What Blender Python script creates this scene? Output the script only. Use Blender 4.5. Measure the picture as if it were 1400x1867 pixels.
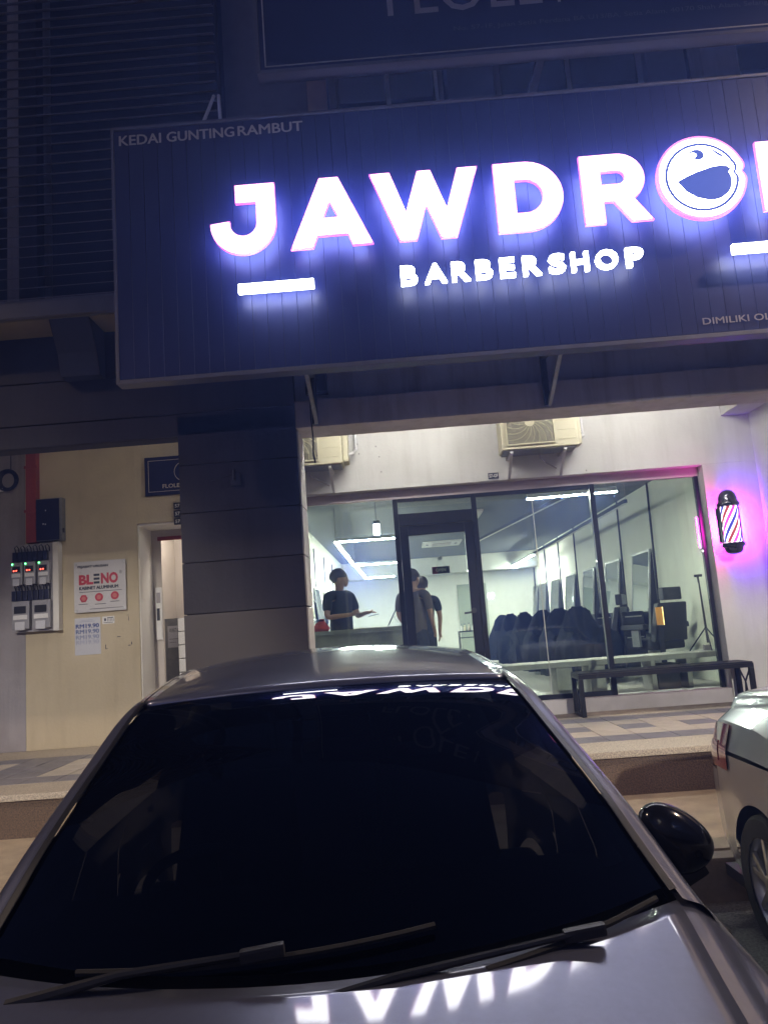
import bpy, bmesh, math, random
from mathutils import Vector, Matrix
from mathutils.geometry import tessellate_polygon
R = math.radians
random.seed(7)
scene = bpy.context.scene
for o in list(bpy.data.objects): bpy.data.objects.remove(o, do_unlink=True)
COL = scene.collection

# ------------------------------------------------------------------ camera
HC = 1.63
roll, pitch, yaw = R(4.28), R(8.6), R(0.85)
fwd = Vector((-math.sin(yaw)*math.cos(pitch), math.cos(yaw)*math.cos(pitch), math.sin(pitch)))
r0 = Vector((math.cos(yaw), math.sin(yaw), 0)); u0 = r0.cross(fwd)
cr = math.cos(roll)*r0 - math.sin(roll)*u0
cu = math.sin(roll)*r0 + math.cos(roll)*u0
cam = bpy.data.cameras.new('camera'); cam_o = bpy.data.objects.new('camera', cam); COL.objects.link(cam_o)
cam_o.matrix_world = Matrix(((cr.x, cu.x, -fwd.x, 0), (cr.y, cu.y, -fwd.y, 0), (cr.z, cu.z, -fwd.z, HC), (0, 0, 0, 1)))
cam.sensor_fit = 'VERTICAL'; cam.sensor_height = 36; cam.lens = 36*1410/1867
cam.clip_start = 0.02; cam.clip_end = 2000
scene.camera = cam_o

# ------------------------------------------------------------------ world, sun, exposure (night)
w = bpy.data.worlds.new('World'); scene.world = w; w.use_nodes = True
wn = w.node_tree; bg = wn.nodes['Background']
sky = wn.nodes.new('ShaderNodeTexSky'); sky.sky_type = 'NISHITA'; sky.sun_disc = False
sky.sun_elevation = R(35); sky.sun_rotation = R(200)
stn = wn.nodes.new('ShaderNodeMix'); stn.data_type = 'RGBA'; stn.blend_type = 'MULTIPLY'; stn.inputs[0].default_value = 1; stn.inputs[7].default_value = (.72, .66, 1.0, 1)   # city-glow tint of the night sky
wn.links.new(sky.outputs[0], stn.inputs[6]); wn.links.new(stn.outputs[2], bg.inputs[0]); bg.inputs[1].default_value = 0.008
sl = bpy.data.lights.new('sun', 'SUN'); sl.energy = 0.02; sl.angle = R(10); sl.color = (1, .93, .85)
so = bpy.data.objects.new('sun', sl); COL.objects.link(so); so.rotation_euler = (R(55), 0, R(-20))
vs = scene.view_settings; vs.view_transform = 'Standard'; vs.look = 'None'; vs.exposure = 1.0; vs.gamma = 1; vs.use_curve_mapping = False
scene.cycles.use_denoising = True
scene.cycles.max_bounces = 7; scene.cycles.diffuse_bounces = 3; scene.cycles.glossy_bounces = 4
scene.cycles.transparent_max_bounces = 16; scene.cycles.sample_clamp_indirect = 2.0
scene.cycles.caustics_reflective = False; scene.cycles.caustics_refractive = False

# ------------------------------------------------------------------ materials
MATS = {}
def nod(nt, t, **kw):
    n = nt.nodes.new(t)
    for k, v in kw.items(): setattr(n, k, v)
    return n
def mat(name, col, rough=.6, metal=0, var=.12, scale=6, bump=0, bscale=60, coat=0, spec=.5, col2=None, dirt=0, emit=None, es=0, stretch=None, streak=0):
    """procedural Principled: two-scale noise colour, roughness variation, optional bump"""
    if name in MATS: return MATS[name]
    m = bpy.data.materials.new(name); m.use_nodes = True; nt = m.node_tree
    b = nt.nodes['Principled BSDF']
    tc = nod(nt, 'ShaderNodeTexCoord'); src = tc.outputs['Object']
    if stretch:
        mp = nod(nt, 'ShaderNodeMapping'); mp.inputs['Scale'].default_value = stretch; nt.links.new(src, mp.inputs[0]); src = mp.outputs[0]
    n1 = nod(nt, 'ShaderNodeTexNoise'); n1.inputs['Scale'].default_value = scale; n1.inputs['Detail'].default_value = 6; n1.inputs['Roughness'].default_value = .65
    nt.links.new(src, n1.inputs['Vector'])
    rp = nod(nt, 'ShaderNodeValToRGB'); e = rp.color_ramp.elements
    c = Vector(col); d = Vector(col2) if col2 else c
    e[0].position = .3; e[1].position = .7
    e[0].color = (*[max(0, x*(1-var)) for x in d], 1); e[1].color = (*[min(1, x*(1+var)) for x in c], 1)
    nt.links.new(n1.outputs['Fac'], rp.inputs[0]); out = rp.outputs[0]
    if dirt:
        n3 = nod(nt, 'ShaderNodeTexNoise'); n3.inputs['Scale'].default_value = 1.3; n3.inputs['Detail'].default_value = 8; nt.links.new(src, n3.inputs['Vector'])
        r3 = nod(nt, 'ShaderNodeValToRGB'); r3.color_ramp.elements[0].position = .42; r3.color_ramp.elements[1].position = .66
        r3.color_ramp.elements[0].color = (1, 1, 1, 1); r3.color_ramp.elements[1].color = (1-dirt, 1-dirt*1.05, 1-dirt*1.15, 1)
        nt.links.new(n3.outputs['Fac'], r3.inputs[0])
        mx = nod(nt, 'ShaderNodeMix', data_type='RGBA', blend_type='MULTIPLY'); mx.inputs[0].default_value = 1
        nt.links.new(out, mx.inputs[6]); nt.links.new(r3.outputs[0], mx.inputs[7]); out = mx.outputs[2]
    if streak:
        mp2 = nod(nt, 'ShaderNodeMapping'); mp2.inputs['Scale'].default_value = (7, 7, .55); nt.links.new(tc.outputs['Object'], mp2.inputs[0])
        n4 = nod(nt, 'ShaderNodeTexNoise'); n4.inputs['Scale'].default_value = 1.0; n4.inputs['Detail'].default_value = 7; n4.inputs['Roughness'].default_value = .7; nt.links.new(mp2.outputs[0], n4.inputs['Vector'])
        r4 = nod(nt, 'ShaderNodeValToRGB'); r4.color_ramp.elements[0].position = .48; r4.color_ramp.elements[1].position = .72
        r4.color_ramp.elements[0].color = (1, 1, 1, 1); r4.color_ramp.elements[1].color = (1-streak, 1-streak*1.08, 1-streak*1.2, 1); nt.links.new(n4.outputs['Fac'], r4.inputs[0])
        mx4 = nod(nt, 'ShaderNodeMix', data_type='RGBA', blend_type='MULTIPLY'); mx4.inputs[0].default_value = 1
        nt.links.new(out, mx4.inputs[6]); nt.links.new(r4.outputs[0], mx4.inputs[7]); out = mx4.outputs[2]
    nt.links.new(out, b.inputs['Base Color'])
    b.inputs['Metallic'].default_value = metal; b.inputs['Specular IOR Level'].default_value = spec
    mr = nod(nt, 'ShaderNodeMapRange'); mr.inputs[3].default_value = max(.02, rough*.85); mr.inputs[4].default_value = min(1, rough*1.15)
    nt.links.new(n1.outputs['Fac'], mr.inputs[0])
    if coat: b.inputs['Roughness'].default_value = rough
    else: nt.links.new(mr.outputs[0], b.inputs['Roughness'])
    if coat: b.inputs['Coat Weight'].default_value = coat; b.inputs['Coat Roughness'].default_value = .045; b.inputs['Coat IOR'].default_value = 1.5
    if bump:
        n2 = nod(nt, 'ShaderNodeTexNoise'); n2.inputs['Scale'].default_value = bscale; n2.inputs['Detail'].default_value = 5; nt.links.new(src, n2.inputs['Vector'])
        bp = nod(nt, 'ShaderNodeBump'); bp.inputs['Strength'].default_value = bump; bp.inputs['Distance'].default_value = .01
        nt.links.new(n2.outputs['Fac'], bp.inputs['Height']); nt.links.new(bp.outputs[0], b.inputs['Normal'])
    if emit: b.inputs['Emission Color'].default_value = (*emit, 1); b.inputs['Emission Strength'].default_value = es
    MATS[name] = m; return m
def emis(name, col, s):
    if name in MATS: return MATS[name]
    m = bpy.data.materials.new(name); m.use_nodes = True; b = m.node_tree.nodes['Principled BSDF']
    b.inputs['Base Color'].default_value = (.8, .8, .8, 1); b.inputs['Roughness'].default_value = .4
    b.inputs['Emission Color'].default_value = (*col, 1); b.inputs['Emission Strength'].default_value = s
    MATS[name] = m; return m
def glass(name, tint=(.9, .95, .92), smear=.04, ior=1.5, rough=0.0):
    """thin pane: transparent + fresnel reflection + a faint film of dust streaks"""
    m = bpy.data.materials.new(name); m.use_nodes = True; nt = m.node_tree; nt.nodes.clear()
    out = nod(nt, 'ShaderNodeOutputMaterial'); tr = nod(nt, 'ShaderNodeBsdfTransparent'); tr.inputs[0].default_value = (*tint, 1)
    gl = nod(nt, 'ShaderNodeBsdfGlossy'); gl.inputs['Roughness'].default_value = rough; gl.inputs[0].default_value = (1, 1, 1, 1)
    fr = nod(nt, 'ShaderNodeFresnel'); fr.inputs[0].default_value = ior
    mx = nod(nt, 'ShaderNodeMixShader'); nt.links.new(fr.outputs[0], mx.inputs[0]); nt.links.new(tr.outputs[0], mx.inputs[1]); nt.links.new(gl.outputs[0], mx.inputs[2])
    last = mx
    if smear:
        tc = nod(nt, 'ShaderNodeTexCoord'); mp = nod(nt, 'ShaderNodeMapping'); mp.inputs['Scale'].default_value = (14, 14, 1.6)
        nt.links.new(tc.outputs['Object'], mp.inputs[0])
        n = nod(nt, 'ShaderNodeTexNoise'); n.inputs['Scale'].default_value = 1.6; n.inputs['Detail'].default_value = 8; nt.links.new(mp.outputs[0], n.inputs['Vector'])
        rp = nod(nt, 'ShaderNodeMapRange'); rp.inputs[1].default_value = .45; rp.inputs[2].default_value = .8; rp.inputs[3].default_value = 0; rp.inputs[4].default_value = smear
        nt.links.new(n.outputs['Fac'], rp.inputs[0])
        df = nod(nt, 'ShaderNodeBsdfDiffuse'); df.inputs[0].default_value = (.7, .75, .74, 1)
        tl = nod(nt, 'ShaderNodeBsdfTranslucent'); tl.inputs[0].default_value = (.7, .75, .74, 1)
        ad = nod(nt, 'ShaderNodeMixShader'); ad.inputs[0].default_value = .5; nt.links.new(df.outputs[0], ad.inputs[1]); nt.links.new(tl.outputs[0], ad.inputs[2])
        m2 = nod(nt, 'ShaderNodeMixShader'); nt.links.new(rp.outputs[0], m2.inputs[0]); nt.links.new(mx.outputs[0], m2.inputs[1]); nt.links.new(ad.outputs[0], m2.inputs[2]); last = m2
    nt.links.new(last.outputs[0], out.inputs[0]); MATS[name] = m; return m

M = dict(
 wall=mat('white_plaster', (.74, .735, .70), .75, var=.035, scale=2.2, bump=.15, bscale=45, dirt=.10, streak=.12),
 innerwall=mat('shop_wall_paint', (.79, .80, .70), .7, var=.03, scale=2),
 yellow=mat('cream_wall_paint', (.60, .52, .37), .8, var=.06, scale=2.5, bump=.3, bscale=35, dirt=.16, streak=.10),
 greywall=mat('pale_grey_wall_paint', (.36, .34, .36), .8, var=.07, scale=3, bump=.25, bscale=35, dirt=.22, streak=.2),
 lobby=mat('lobby_wall_paint', (.62, .57, .52), .75, var=.05, scale=3, bump=.1, bscale=40, dirt=.1),
 reveal=mat('white_reveal_paint', (.76, .74, .70), .7, var=.04, scale=3, dirt=.06),
 darkgrey=mat('dark_grey_render', (.036, .034, .042), .8, var=.15, scale=3, bump=.3, bscale=30, dirt=.3, streak=.3),
 taupe=mat('taupe_skirting_tile', (.055, .046, .043), .6, var=.12, scale=4, bump=.1),
 groove=mat('groove_shadow_gap', (.03, .03, .035), .9),
 soffit=mat('beam_plaster', (.72, .68, .67), .8, var=.1, scale=2.5, bump=.25, bscale=30, dirt=.25, streak=.25),
 ledge=mat('ledge_render', (.17, .165, .17), .8, var=.1, dirt=.2),
 board=mat('header_board', (.42, .36, .36), .55, var=.2, scale=2, stretch=(.6, 1, 9)),
 panel=mat('navy_sign_panel', (.008, .013, .078), .45, var=.1, scale=3, spec=.3),
 trim=mat('sign_edge_trim', (.11, .105, .12), .45, var=.12, metal=.3),
 steel=mat('painted_steel_bracket', (.03, .033, .045), .5, var=.25, scale=12),
 galv=mat('galvanised_strut', (.26, .27, .27), .45, metal=.6, var=.2, scale=20),
 frame=mat('black_powder_coat', (.007, .008, .013), .45, var=.2, scale=10, spec=.2),
 blackm=mat('black_metal', (.008, .008, .010), .45, var=.2, scale=12, spec=.25),
 blackp=mat('black_plastic', (.012, .012, .014), .35, var=.2, scale=15),
 blackcloth=mat('black_cape_cloth', (.008, .010, .014), .95, spec=.08, var=.35, scale=9, bump=.3, bscale=25),
 leather=mat('black_leatherette', (.015, .015, .018), .42, var=.2, scale=9, bump=.1),
 ceil=mat('charcoal_ceiling_paint', (.11, .12, .122), .8, var=.12, scale=1.5),
 floor=mat('shop_grey_vinyl', (.44, .43, .39), .42, var=.14, scale=1.2, stretch=(.5, 4, 1)),
 concrete=mat('concrete_counter', (.46, .45, .42), .6, var=.2, scale=5, bump=.15, bscale=30, dirt=.2),
 cream=mat('cream_condenser_case', (.70, .66, .47), .5, var=.04, scale=5, dirt=.06),
 white=mat('white_enamel', (.78, .78, .77), .4, var=.03, scale=8),
 alu=mat('brushed_aluminium', (.55, .56, .56), .35, metal=.9, var=.1, scale=12),
 tiled=mat('slate_floor_tile', (.24, .23, .25), .5, var=.2, scale=7, bump=.1, dirt=.15),
 tileb=mat('beige_floor_tile', (.56, .50, .42), .55, var=.12, scale=9, bump=.1, dirt=.12),
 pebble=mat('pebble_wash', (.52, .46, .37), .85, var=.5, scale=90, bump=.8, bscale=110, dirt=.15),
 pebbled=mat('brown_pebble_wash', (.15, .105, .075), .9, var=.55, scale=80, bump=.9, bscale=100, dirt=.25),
 pave=mat('stained_concrete_walk', (.42, .34, .24), .8, var=.2, scale=5, bump=.3, bscale=40, dirt=.3),
 kerb=mat('kerb_concrete', (.24, .20, .16), .85, var=.25, scale=8, bump=.4, bscale=50, dirt=.35),
 road=mat('asphalt', (.14, .135, .13), .75, var=.75, scale=70, bump=.9, bscale=60, dirt=.2),
 red=mat('red_riser_paint', (.27, .045, .035), .5, var=.15, scale=10),
 navy=mat('navy_sign_face', (.012, .016, .060), .6, spec=.2, var=.1, scale=4),
 gold=mat('pale_print', (.55, .5, .44), .5, var=.03),
 grey=mat('grey_print', (.33, .30, .31), .5, var=.03),
 dimgrey=mat('faded_print', (.065, .065, .10), .5, var=.2, scale=30),
 paper=mat('paper', (.62, .63, .68), .7, var=.04, scale=8),
 acrylic=mat('white_acrylic', (.62, .61, .62), .25, var=.03),
 redp=mat('red_print', (.48, .035, .055), .5), inkd=mat('dark_print', (.03, .03, .04), .5), inkb=mat('blue_print', (.05, .08, .28), .5),
 inkl1=mat('blue_print_mid', (.14, .18, .36), .5), inkl2=mat('blue_print_light', (.30, .33, .48), .5), inkl3=mat('blue_print_faint', (.45, .47, .58), .5),
 clear=mat('meter_case', (.34, .34, .37), .25, var=.1, scale=20),
 louvre=mat('louvre_slat_paint', (.22, .20, .20), .6, var=.2, scale=8),
 blueblk=mat('navy_box_lid', (.014, .017, .045), .3, var=.2),
 mirror=mat('mirror_silver', (.86, .9, .88), .015, metal=1, var=0),
 skin=mat('skin', (.42, .24, .16), .5, var=.08, scale=20), hair=mat('dark_hair', (.05, .034, .025), .5, var=.4, scale=60),
 tee=mat('black_cotton', (.018, .022, .028), .85, var=.25, scale=14, bump=.3, bscale=30), brown=mat('brown_grey_cotton', (.10, .08, .075), .85, var=.2, scale=12, bump=.3, bscale=30),
 trous=mat('dark_trousers', (.02, .02, .025), .85, var=.2), silverpaint=None, rubber=mat('tyre_rubber', (.018, .018, .019), .8, var=.2, bump=.2),
 greenish=mat('sage_door_paint', (.34, .38, .28), .6, var=.04),
)
M['pane'] = glass('shop_pane', (.88, .94, .90), .028)
M['carglass'] = glass('windscreen_glass', (.04, .045, .06), 0, 1.5)
M['tint'] = glass('dark_side_glass', (.03, .03, .035), 0, 1.55)
def paint(name, col, metal=.75, rough=.34):
    m = mat(name, col, rough, metal, var=.05, scale=60, coat=1.0); return m
M['grey_paint'] = paint('grey_metallic_paint', (.16, .17, .235), .6, .30); M['silver_paint'] = paint('silver_metallic_paint', (.44, .455, .48), .6, .28)
M['letter'] = emis('lit_white_letter_face', (.98, .98, 1), 7.5)
M['letter2'] = emis('lit_small_letter_face', (.97, 1, .98), 7.0)
M['rim'] = emis('lit_pink_letter_edge', (1, .10, .55), 1.0)
M['halo'] = emis('blue_letter_back_glow', (.50, .57, 1), 13.0)
M['embblue'] = mat('navy_emblem_glow', (.01, .02, .10), .4, emit=(.06, .11, .5), es=.5)  # blue glow over the navy emblem parts put in as emission
M['led'] = emis('lit_led_bar', (1, 1, .90), 215.0)
M['tube'] = emis('lit_fluorescent_tube', (1, .97, .90), 118.0)
M['pend'] = emis('lit_pendant_glass', (1, 1, .97), 12)

# ------------------------------------------------------------------ object helpers
def link(o, parent=None):
    COL.objects.link(o)
    if parent is not None: o.parent = parent
    return o
def wloc(o):
    v = Vector((0, 0, 0))
    while o is not None: v += o.location; o = o.parent
    return v
def thing(name, label, cat, loc=(0, 0, 0), group=None):
    o = bpy.data.objects.new(name, None); o.empty_display_size = .1; link(o); o.location = loc
    tag(o, label, cat, group); return o
def tag(o, label=None, cat=None, group=None, kind=None):
    if label: o['label'] = label
    if cat: o['category'] = cat
    if group: o['group'] = group
    if kind: o['kind'] = kind
    return o
class MB:
    def __init__(s): s.v = []; s.f = []
    def add(s, vs, fs):
        k = len(s.v); s.v += [tuple(v) for v in vs]; s.f += [tuple(i+k for i in f) for f in fs]; return s
    def box(s, x0, x1, y0, y1, z0, z1):
        return s.add([(x0,y0,z0),(x1,y0,z0),(x1,y1,z0),(x0,y1,z0),(x0,y0,z1),(x1,y0,z1),(x1,y1,z1),(x0,y1,z1)],
                     [(3,2,1,0),(4,5,6,7),(0,1,5,4),(1,2,6,5),(2,3,7,6),(3,0,4,7)])
    def bar(s, p, q, w, h=None, up=(0,0,1)):
        p, q = Vector(p), Vector(q); h = h or w; d = (q-p).normalized(); u = Vector(up)
        if abs(d.dot(u)) > .98: u = Vector((0, 1, 0))
        a = d.cross(u).normalized()*w/2; b = a.cross(d).normalized()*h/2
        return s.add([p-a-b,p+a-b,p+a+b,p-a+b,q-a-b,q+a-b,q+a+b,q-a+b],[(0,1,2,3),(7,6,5,4),(0,4,5,1),(1,5,6,2),(2,6,7,3),(3,7,4,0)])
    def tube(s, pts, r, n=8, cap=True):
        pts = [Vector(p) for p in pts]; rr = r if isinstance(r, (list, tuple)) else [r]*len(pts); vs = []; fs = []; ref = None
        for i, p in enumerate(pts):
            d = (pts[min(i+1, len(pts)-1)]-pts[max(i-1, 0)]).normalized()
            if ref is None: ref = d.orthogonal().normalized()
            ref = (ref - d*ref.dot(d)).normalized(); b = d.cross(ref)
            for k in range(n):
                a = 2*math.pi*k/n; vs.append(p+(ref*math.cos(a)+b*math.sin(a))*rr[i])
        for i in range(len(pts)-1):
            for k in range(n): fs.append((i*n+k, i*n+(k+1)%n, (i+1)*n+(k+1)%n, (i+1)*n+k))
        if cap: fs += [tuple(reversed(range(n))), tuple((len(pts)-1)*n+k for k in range(n))]
        return s.add(vs, fs)
    def lathe(s, c, prof, n=24, axis='z'):
        vs = []; fs = []
        for (r, h) in prof:
            for k in range(n):
                a = 2*math.pi*k/n; x, y = r*math.cos(a), r*math.sin(a)
                vs.append((c[0]+x, c[1]+y, c[2]+h) if axis == 'z' else ((c[0]+h, c[1]+x, c[2]+y) if axis == 'x' else (c[0]+x, c[1]+h, c[2]+y)))
        for i in range(len(prof)-1):
            for k in range(n): fs.append((i*n+k, i*n+(k+1)%n, (i+1)*n+(k+1)%n, (i+1)*n+k))
        fs += [tuple(reversed(range(n))), tuple((len(prof)-1)*n+k for k in range(n))]
        return s.add(vs, fs)
    def grid(s, P):
        n = len(P); m = len(P[0]); vs = [p for r in P for p in r]
        return s.add(vs, [(i*m+j, i*m+j+1, (i+1)*m+j+1, (i+1)*m+j) for i in range(n-1) for j in range(m-1)])
    def build(s, name, m, parent=None, smooth=False, bevel=0, solid=0, seg=2, local=False):
        me = bpy.data.meshes.new(name); off = Vector((0,0,0)) if (parent is None or local) else wloc(parent)
        me.from_pydata([tuple(Vector(v)-off) for v in s.v], [], s.f); me.update()
        bm = bmesh.new(); bm.from_mesh(me)
        if bevel:
            bmesh.ops.bevel(bm, geom=bm.edges[:], offset=bevel, segments=seg, affect='EDGES', profile=.7, clamp_overlap=True)
        bmesh.ops.recalc_face_normals(bm, faces=bm.faces[:])
        bm.to_mesh(me); bm.free()
        for p in me.polygons: p.use_smooth = smooth
        if smooth:
            try: me.set_sharp_from_angle(angle=R(40))
            except Exception: pass
        if m: me.materials.append(m)
        o = bpy.data.objects.new(name, me); link(o, parent)
        if solid:
            md = o.modifiers.new('thickness', 'SOLIDIFY'); md.thickness = solid; md.offset = -1
        return o
def copyobj(o, parent=None, loc=None, name=None):
    c = o.copy(); link(c)
    c.parent = parent
    if loc is not None: c.location = loc
    for ch in o.children: copyobj(ch, c)
    return c
def part(name, m, parent, *boxes, bevel=0):
    b = MB()
    for q in boxes: b.box(*q)
    return b.build(name, m, parent, bevel=bevel)
def poly_prism(poly, y0, y1, holes=()):
    """filled polygon in XZ (with holes) extruded from y0 (front) to y1: returns (front MB, sides MB)"""
    loops = [[Vector((p[0], p[1], 0)) for p in lp] for lp in [poly]+list(holes)]
    f = MB(); f.add([(v.x, y0, v.y) for lp in loops for v in lp], [tuple(q) for q in tessellate_polygon(loops)])
    s = MB()
    for lp in [poly]+list(holes):
        n = len(lp); s.add([(p[0], y0, p[1]) for p in lp]+[(p[0], y1, p[1]) for p in lp], [(i, (i+1) % n, n+(i+1) % n, n+i) for i in range(n)])
    return f, s
def arc(cx, cz, r, a0, a1, n=14): return [(cx+r*math.cos(R(a0+(a1-a0)*i/n)), cz+r*math.sin(R(a0+(a1-a0)*i/n))) for i in range(n+1)]
def offset_poly(p, d):
    n = len(p); out = []
    area = sum(p[i][0]*p[(i+1) % n][1]-p[(i+1) % n][0]*p[i][1] for i in range(n)); sg = 1 if area > 0 else -1
    for i in range(n):
        a, b, c = Vector(p[i-1]), Vector(p[i]), Vector(p[(i+1) % n])
        e1 = (b-a); e2 = (c-b)
        if e1.length < 1e-6 or e2.length < 1e-6: out.append(tuple(b)); continue
        n1 = Vector((e1.y, -e1.x)).normalized()*sg; n2 = Vector((e2.y, -e2.x)).normalized()*sg
        k = n1+n2; L = k.length_squared
        k = k*(2/L) if L > .6 else k.normalized()*1.6
        out.append(tuple(b+k*d))
    return out
def text(body, x0, x1, z0, z1, y, parent, m, bold=0, name='lettering', axis='y', align=True, dbl=0):
    """flat lettering fitted into the box x0..x1 / z0..z1 on the plane y (facing -Y)"""
    cu_ = bpy.data.curves.new('t', 'FONT'); cu_.body = body; cu_.size = 1; cu_.offset = bold; cu_.resolution_u = 3
    cu_.extrude = 0
    o = bpy.data.objects.new('t', cu_); COL.objects.link(o)
    dg = bpy.context.evaluated_depsgraph_get(); me = bpy.data.meshes.new_from_object(o.evaluated_get(dg))
    bpy.data.objects.remove(o, do_unlink=True); bpy.data.curves.remove(cu_)
    vs = [v.co.copy() for v in me.vertices]; fs = [tuple(p.vertices) for p in me.polygons]; bpy.data.meshes.remove(me)
    xa, xb = min(v.x for v in vs), max(v.x for v in vs); ya, yb = min(v.y for v in vs), max(v.y for v in vs)
    sx = (x1-x0)/(xb-xa); sz = (z1-z0)/(yb-ya)
    mb = MB(); h_ = (z1-z0)
    for k, (dx, dz) in enumerate([(0, 0)]+([(dbl*h_, 0), (-dbl*h_, 0), (0, dbl*.7*h_), (0, -dbl*.7*h_)] if dbl else [])):
        mb.add([(x0+(v.x-xa)*sx+dx, y-.0006*k, z0+(v.y-ya)*sz+dz) for v in vs], fs)
    return mb.build(name, m, parent)

# ================================================================== SETTING: road, walk, platform
def struct(o): o['kind'] = 'structure'; return o
ZP = .62                                                   # raised walkway level
struct(MB().add([(-60,-60,0),(60,-60,0),(60,60,0),(-60,60,0)], [(0,1,2,3)]).build('road', M['road']))
rw = struct(MB().add([(-14,4.74,-.1),(14,4.74,-.1),(14,4.74,.245),(-14,4.74,.245),(-14,5.95,.30),(14,5.95,.30),(14,5.95,-.1),(-14,5.95,-.1)],
        [(0,1,2,3),(3,2,5,4),(0,3,4,7),(1,6,5,2),(4,5,6,7)]).build('lower_pavement', M['pave']))
for i in range(10):                                        # kerb stones along the edge of the lower pavement
    x = -9+i*1.8
    MB().box(x, x+1.79, 4.60, 4.735, -.05, .235).build('kerb_stone', M['kerb'], rw, bevel=.015)
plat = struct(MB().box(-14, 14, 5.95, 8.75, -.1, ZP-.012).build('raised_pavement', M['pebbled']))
def sub(o, kind=None): return o
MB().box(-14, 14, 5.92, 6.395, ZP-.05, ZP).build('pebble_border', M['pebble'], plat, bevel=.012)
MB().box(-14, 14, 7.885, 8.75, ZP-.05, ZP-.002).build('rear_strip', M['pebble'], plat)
for k, yy in enumerate((8.02, 8.10, 8.2)): MB().box(-1.2, 4, yy, yy+.022, ZP-.01, ZP+.006+.004*k).build('step_line', M['kerb'], plat)
tm = {}
TW, TH = .28, .2955
for r in range(5):
    for c in range(-24, 11):
        x = 1.845+c*TW; y = 6.40+r*TH
        dark = r in (0, 4) or (r == 2 and c % 2 == 0 and x > -1) or (-3.8 < x < -3.25 and x+TW > -3.5 and x < -3.3) or (-1.4 < x < -1.1)
        if dark not in tm:
            tm[dark] = MB().box(.004, TW-.004, .004, TH-.004, -.03, 0).build('floor_tile', M['tiled' if dark else 'tileb'], plat, bevel=.003, local=True)
            o = tm[dark]
        else:
            o = bpy.data.objects.new('floor_tile', tm[dark].data); link(o, plat)
        o.location = (x, y, ZP+random.uniform(-.0012, .0012)); o.rotation_euler = (0, 0, random.uniform(-.002, .002))

# ================================================================== BUILDING SHELL
# pillar with rusticated courses
def pillar(x0, x1, label):
    t = thing('pillar', label, 'pillar', ((x0+x1)/2, 6.28, ZP), 'rendered pillars')
    part('core', M['groove'], t, (x0+.02, x1-.02, 6.12, 6.45, ZP, 3.47))
    zs = [ZP, 1.855, 2.262, 2.662, 3.056, 3.47]
    for i in range(5):
        MB().box(x0, x1, 6.10, 6.47, zs[i]+(.003 if i else 0), zs[i+1]-.003).build('course', M['taupe'] if i == 0 else M['darkgrey'], t, bevel=.004)
    return t
p1 = pillar(-1.72, -.755, 'dark grey pillar with grooved courses left of the shop front')
# pale plastered side of the left pillar
sp = MB()
for a, b in ((ZP, 1.855), (1.855, 2.262), (2.262, 2.662), (2.662, 3.056), (3.056, 3.292)): sp.box(-.757, -.743, 6.125, 6.47, a+.006, b-.006)
sp.build('side_face', M['wall'], p1, bevel=.004)
pillar(3.93, 4.9, 'dark grey pillar at the right end of the shop front')

# front beam over the shop and recessed wall above it
t = thing('front_beam', 'plastered beam spanning over the shop walkway under the large lit sign', 'beam', (1.6, 6.2, 3.3))
part('beam', M['soffit'], t, (-.755, 9, 6.11, 6.47, 3.298, 3.525), bevel=.006)
part('upper_face', M['soffit'], t, (-.755, 9, 6.19, 6.40, 3.525, 5.6))
# left fascia (courses), soffit, corbels and ledge
t = thing('left_fascia', 'dark grey fascia wall with grooves above the left passage', 'wall', (-3.5, 6.2, 3.3))
part('core', M['groove'], t, (-9, -.76, 6.125, 6.28, 3.302, 4.5))
for a, b in ((3.30, 3.49), (3.49, 3.85), (3.85, 4.24)):
    MB().box(-9, -1.724 if b < 3.48 else -.757, 6.10, 6.285, a+.005, b-.005).build('course', M['darkgrey'], t, bevel=.006)
part('ledge', M['ledge'], t, (-9, -1.2, 5.72, 6.3, 4.262, 4.385), bevel=.006)
part('ledge_underside', mat('yellow_lit_soffit', (.30, .26, .15), .8, var=.1), t, (-9, -1.2, 5.76, 6.1, 4.246, 4.264))  # yellow light on the ledge underside put into its colour
part('upstand', M['ledge'], t, (-9, -1.2, 6.02, 6.3, 4.385, 4.55))
c = MB(); prof = [(5.76, 4.25), (6.10, 4.25), (6.10, 3.84), (5.98, 3.84), (5.92, 4.02)]
for x0, x1 in ((-2.62, -2.30),):
    c.add([(x0, y, z) for y, z in prof]+[(x1, y, z) for y, z in prof], [(0,1,2,3,4), (9,8,7,6,5)]+[(i, i+5, (i+1) % 5+5, (i+1) % 5) for i in range(5)])
c.build('corbel', mat('corbel_paint', (.03, .034, .05), .7), t, bevel=.004)

# louvre screen upstairs
t = thing('louvre_screen', 'dark screen of thin horizontal slats on the upper floor at top left', 'louvre', (-3.5, 6.15, 4.55))
o0 = None
for i in range(40):
    z = 4.60+i*.094
    if o0 is None:
        o0 = MB().add([(-5.6,-.012,-.012),(2.22,-.012,-.012),(2.22,.05,.02),(-5.6,.05,.02),(-5.6,-.012,-.006),(2.22,-.012,-.006),(2.22,.05,.026),(-5.6,.05,.026)],
            [(3,2,1,0),(4,5,6,7),(0,1,5,4),(1,2,6,5),(2,3,7,6),(3,0,4,7)]).build('slat', M['louvre'], t, local=True)
        o = o0
    else: o = bpy.data.objects.new('slat', o0.data); link(o, t)
    o.location = (0, -.05, z-4.55)
for x in (-8.2, -5.6, -3.08, -1.45): part('post', M['darkgrey'], t, (x, x+.16, 6.22, 6.36, 4.55, 9))
part('back_wall', mat('dim_back_wall', (.035, .035, .05), .8), t, (-9, -1.28, 6.75, 6.8, 4.5, 9))
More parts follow.
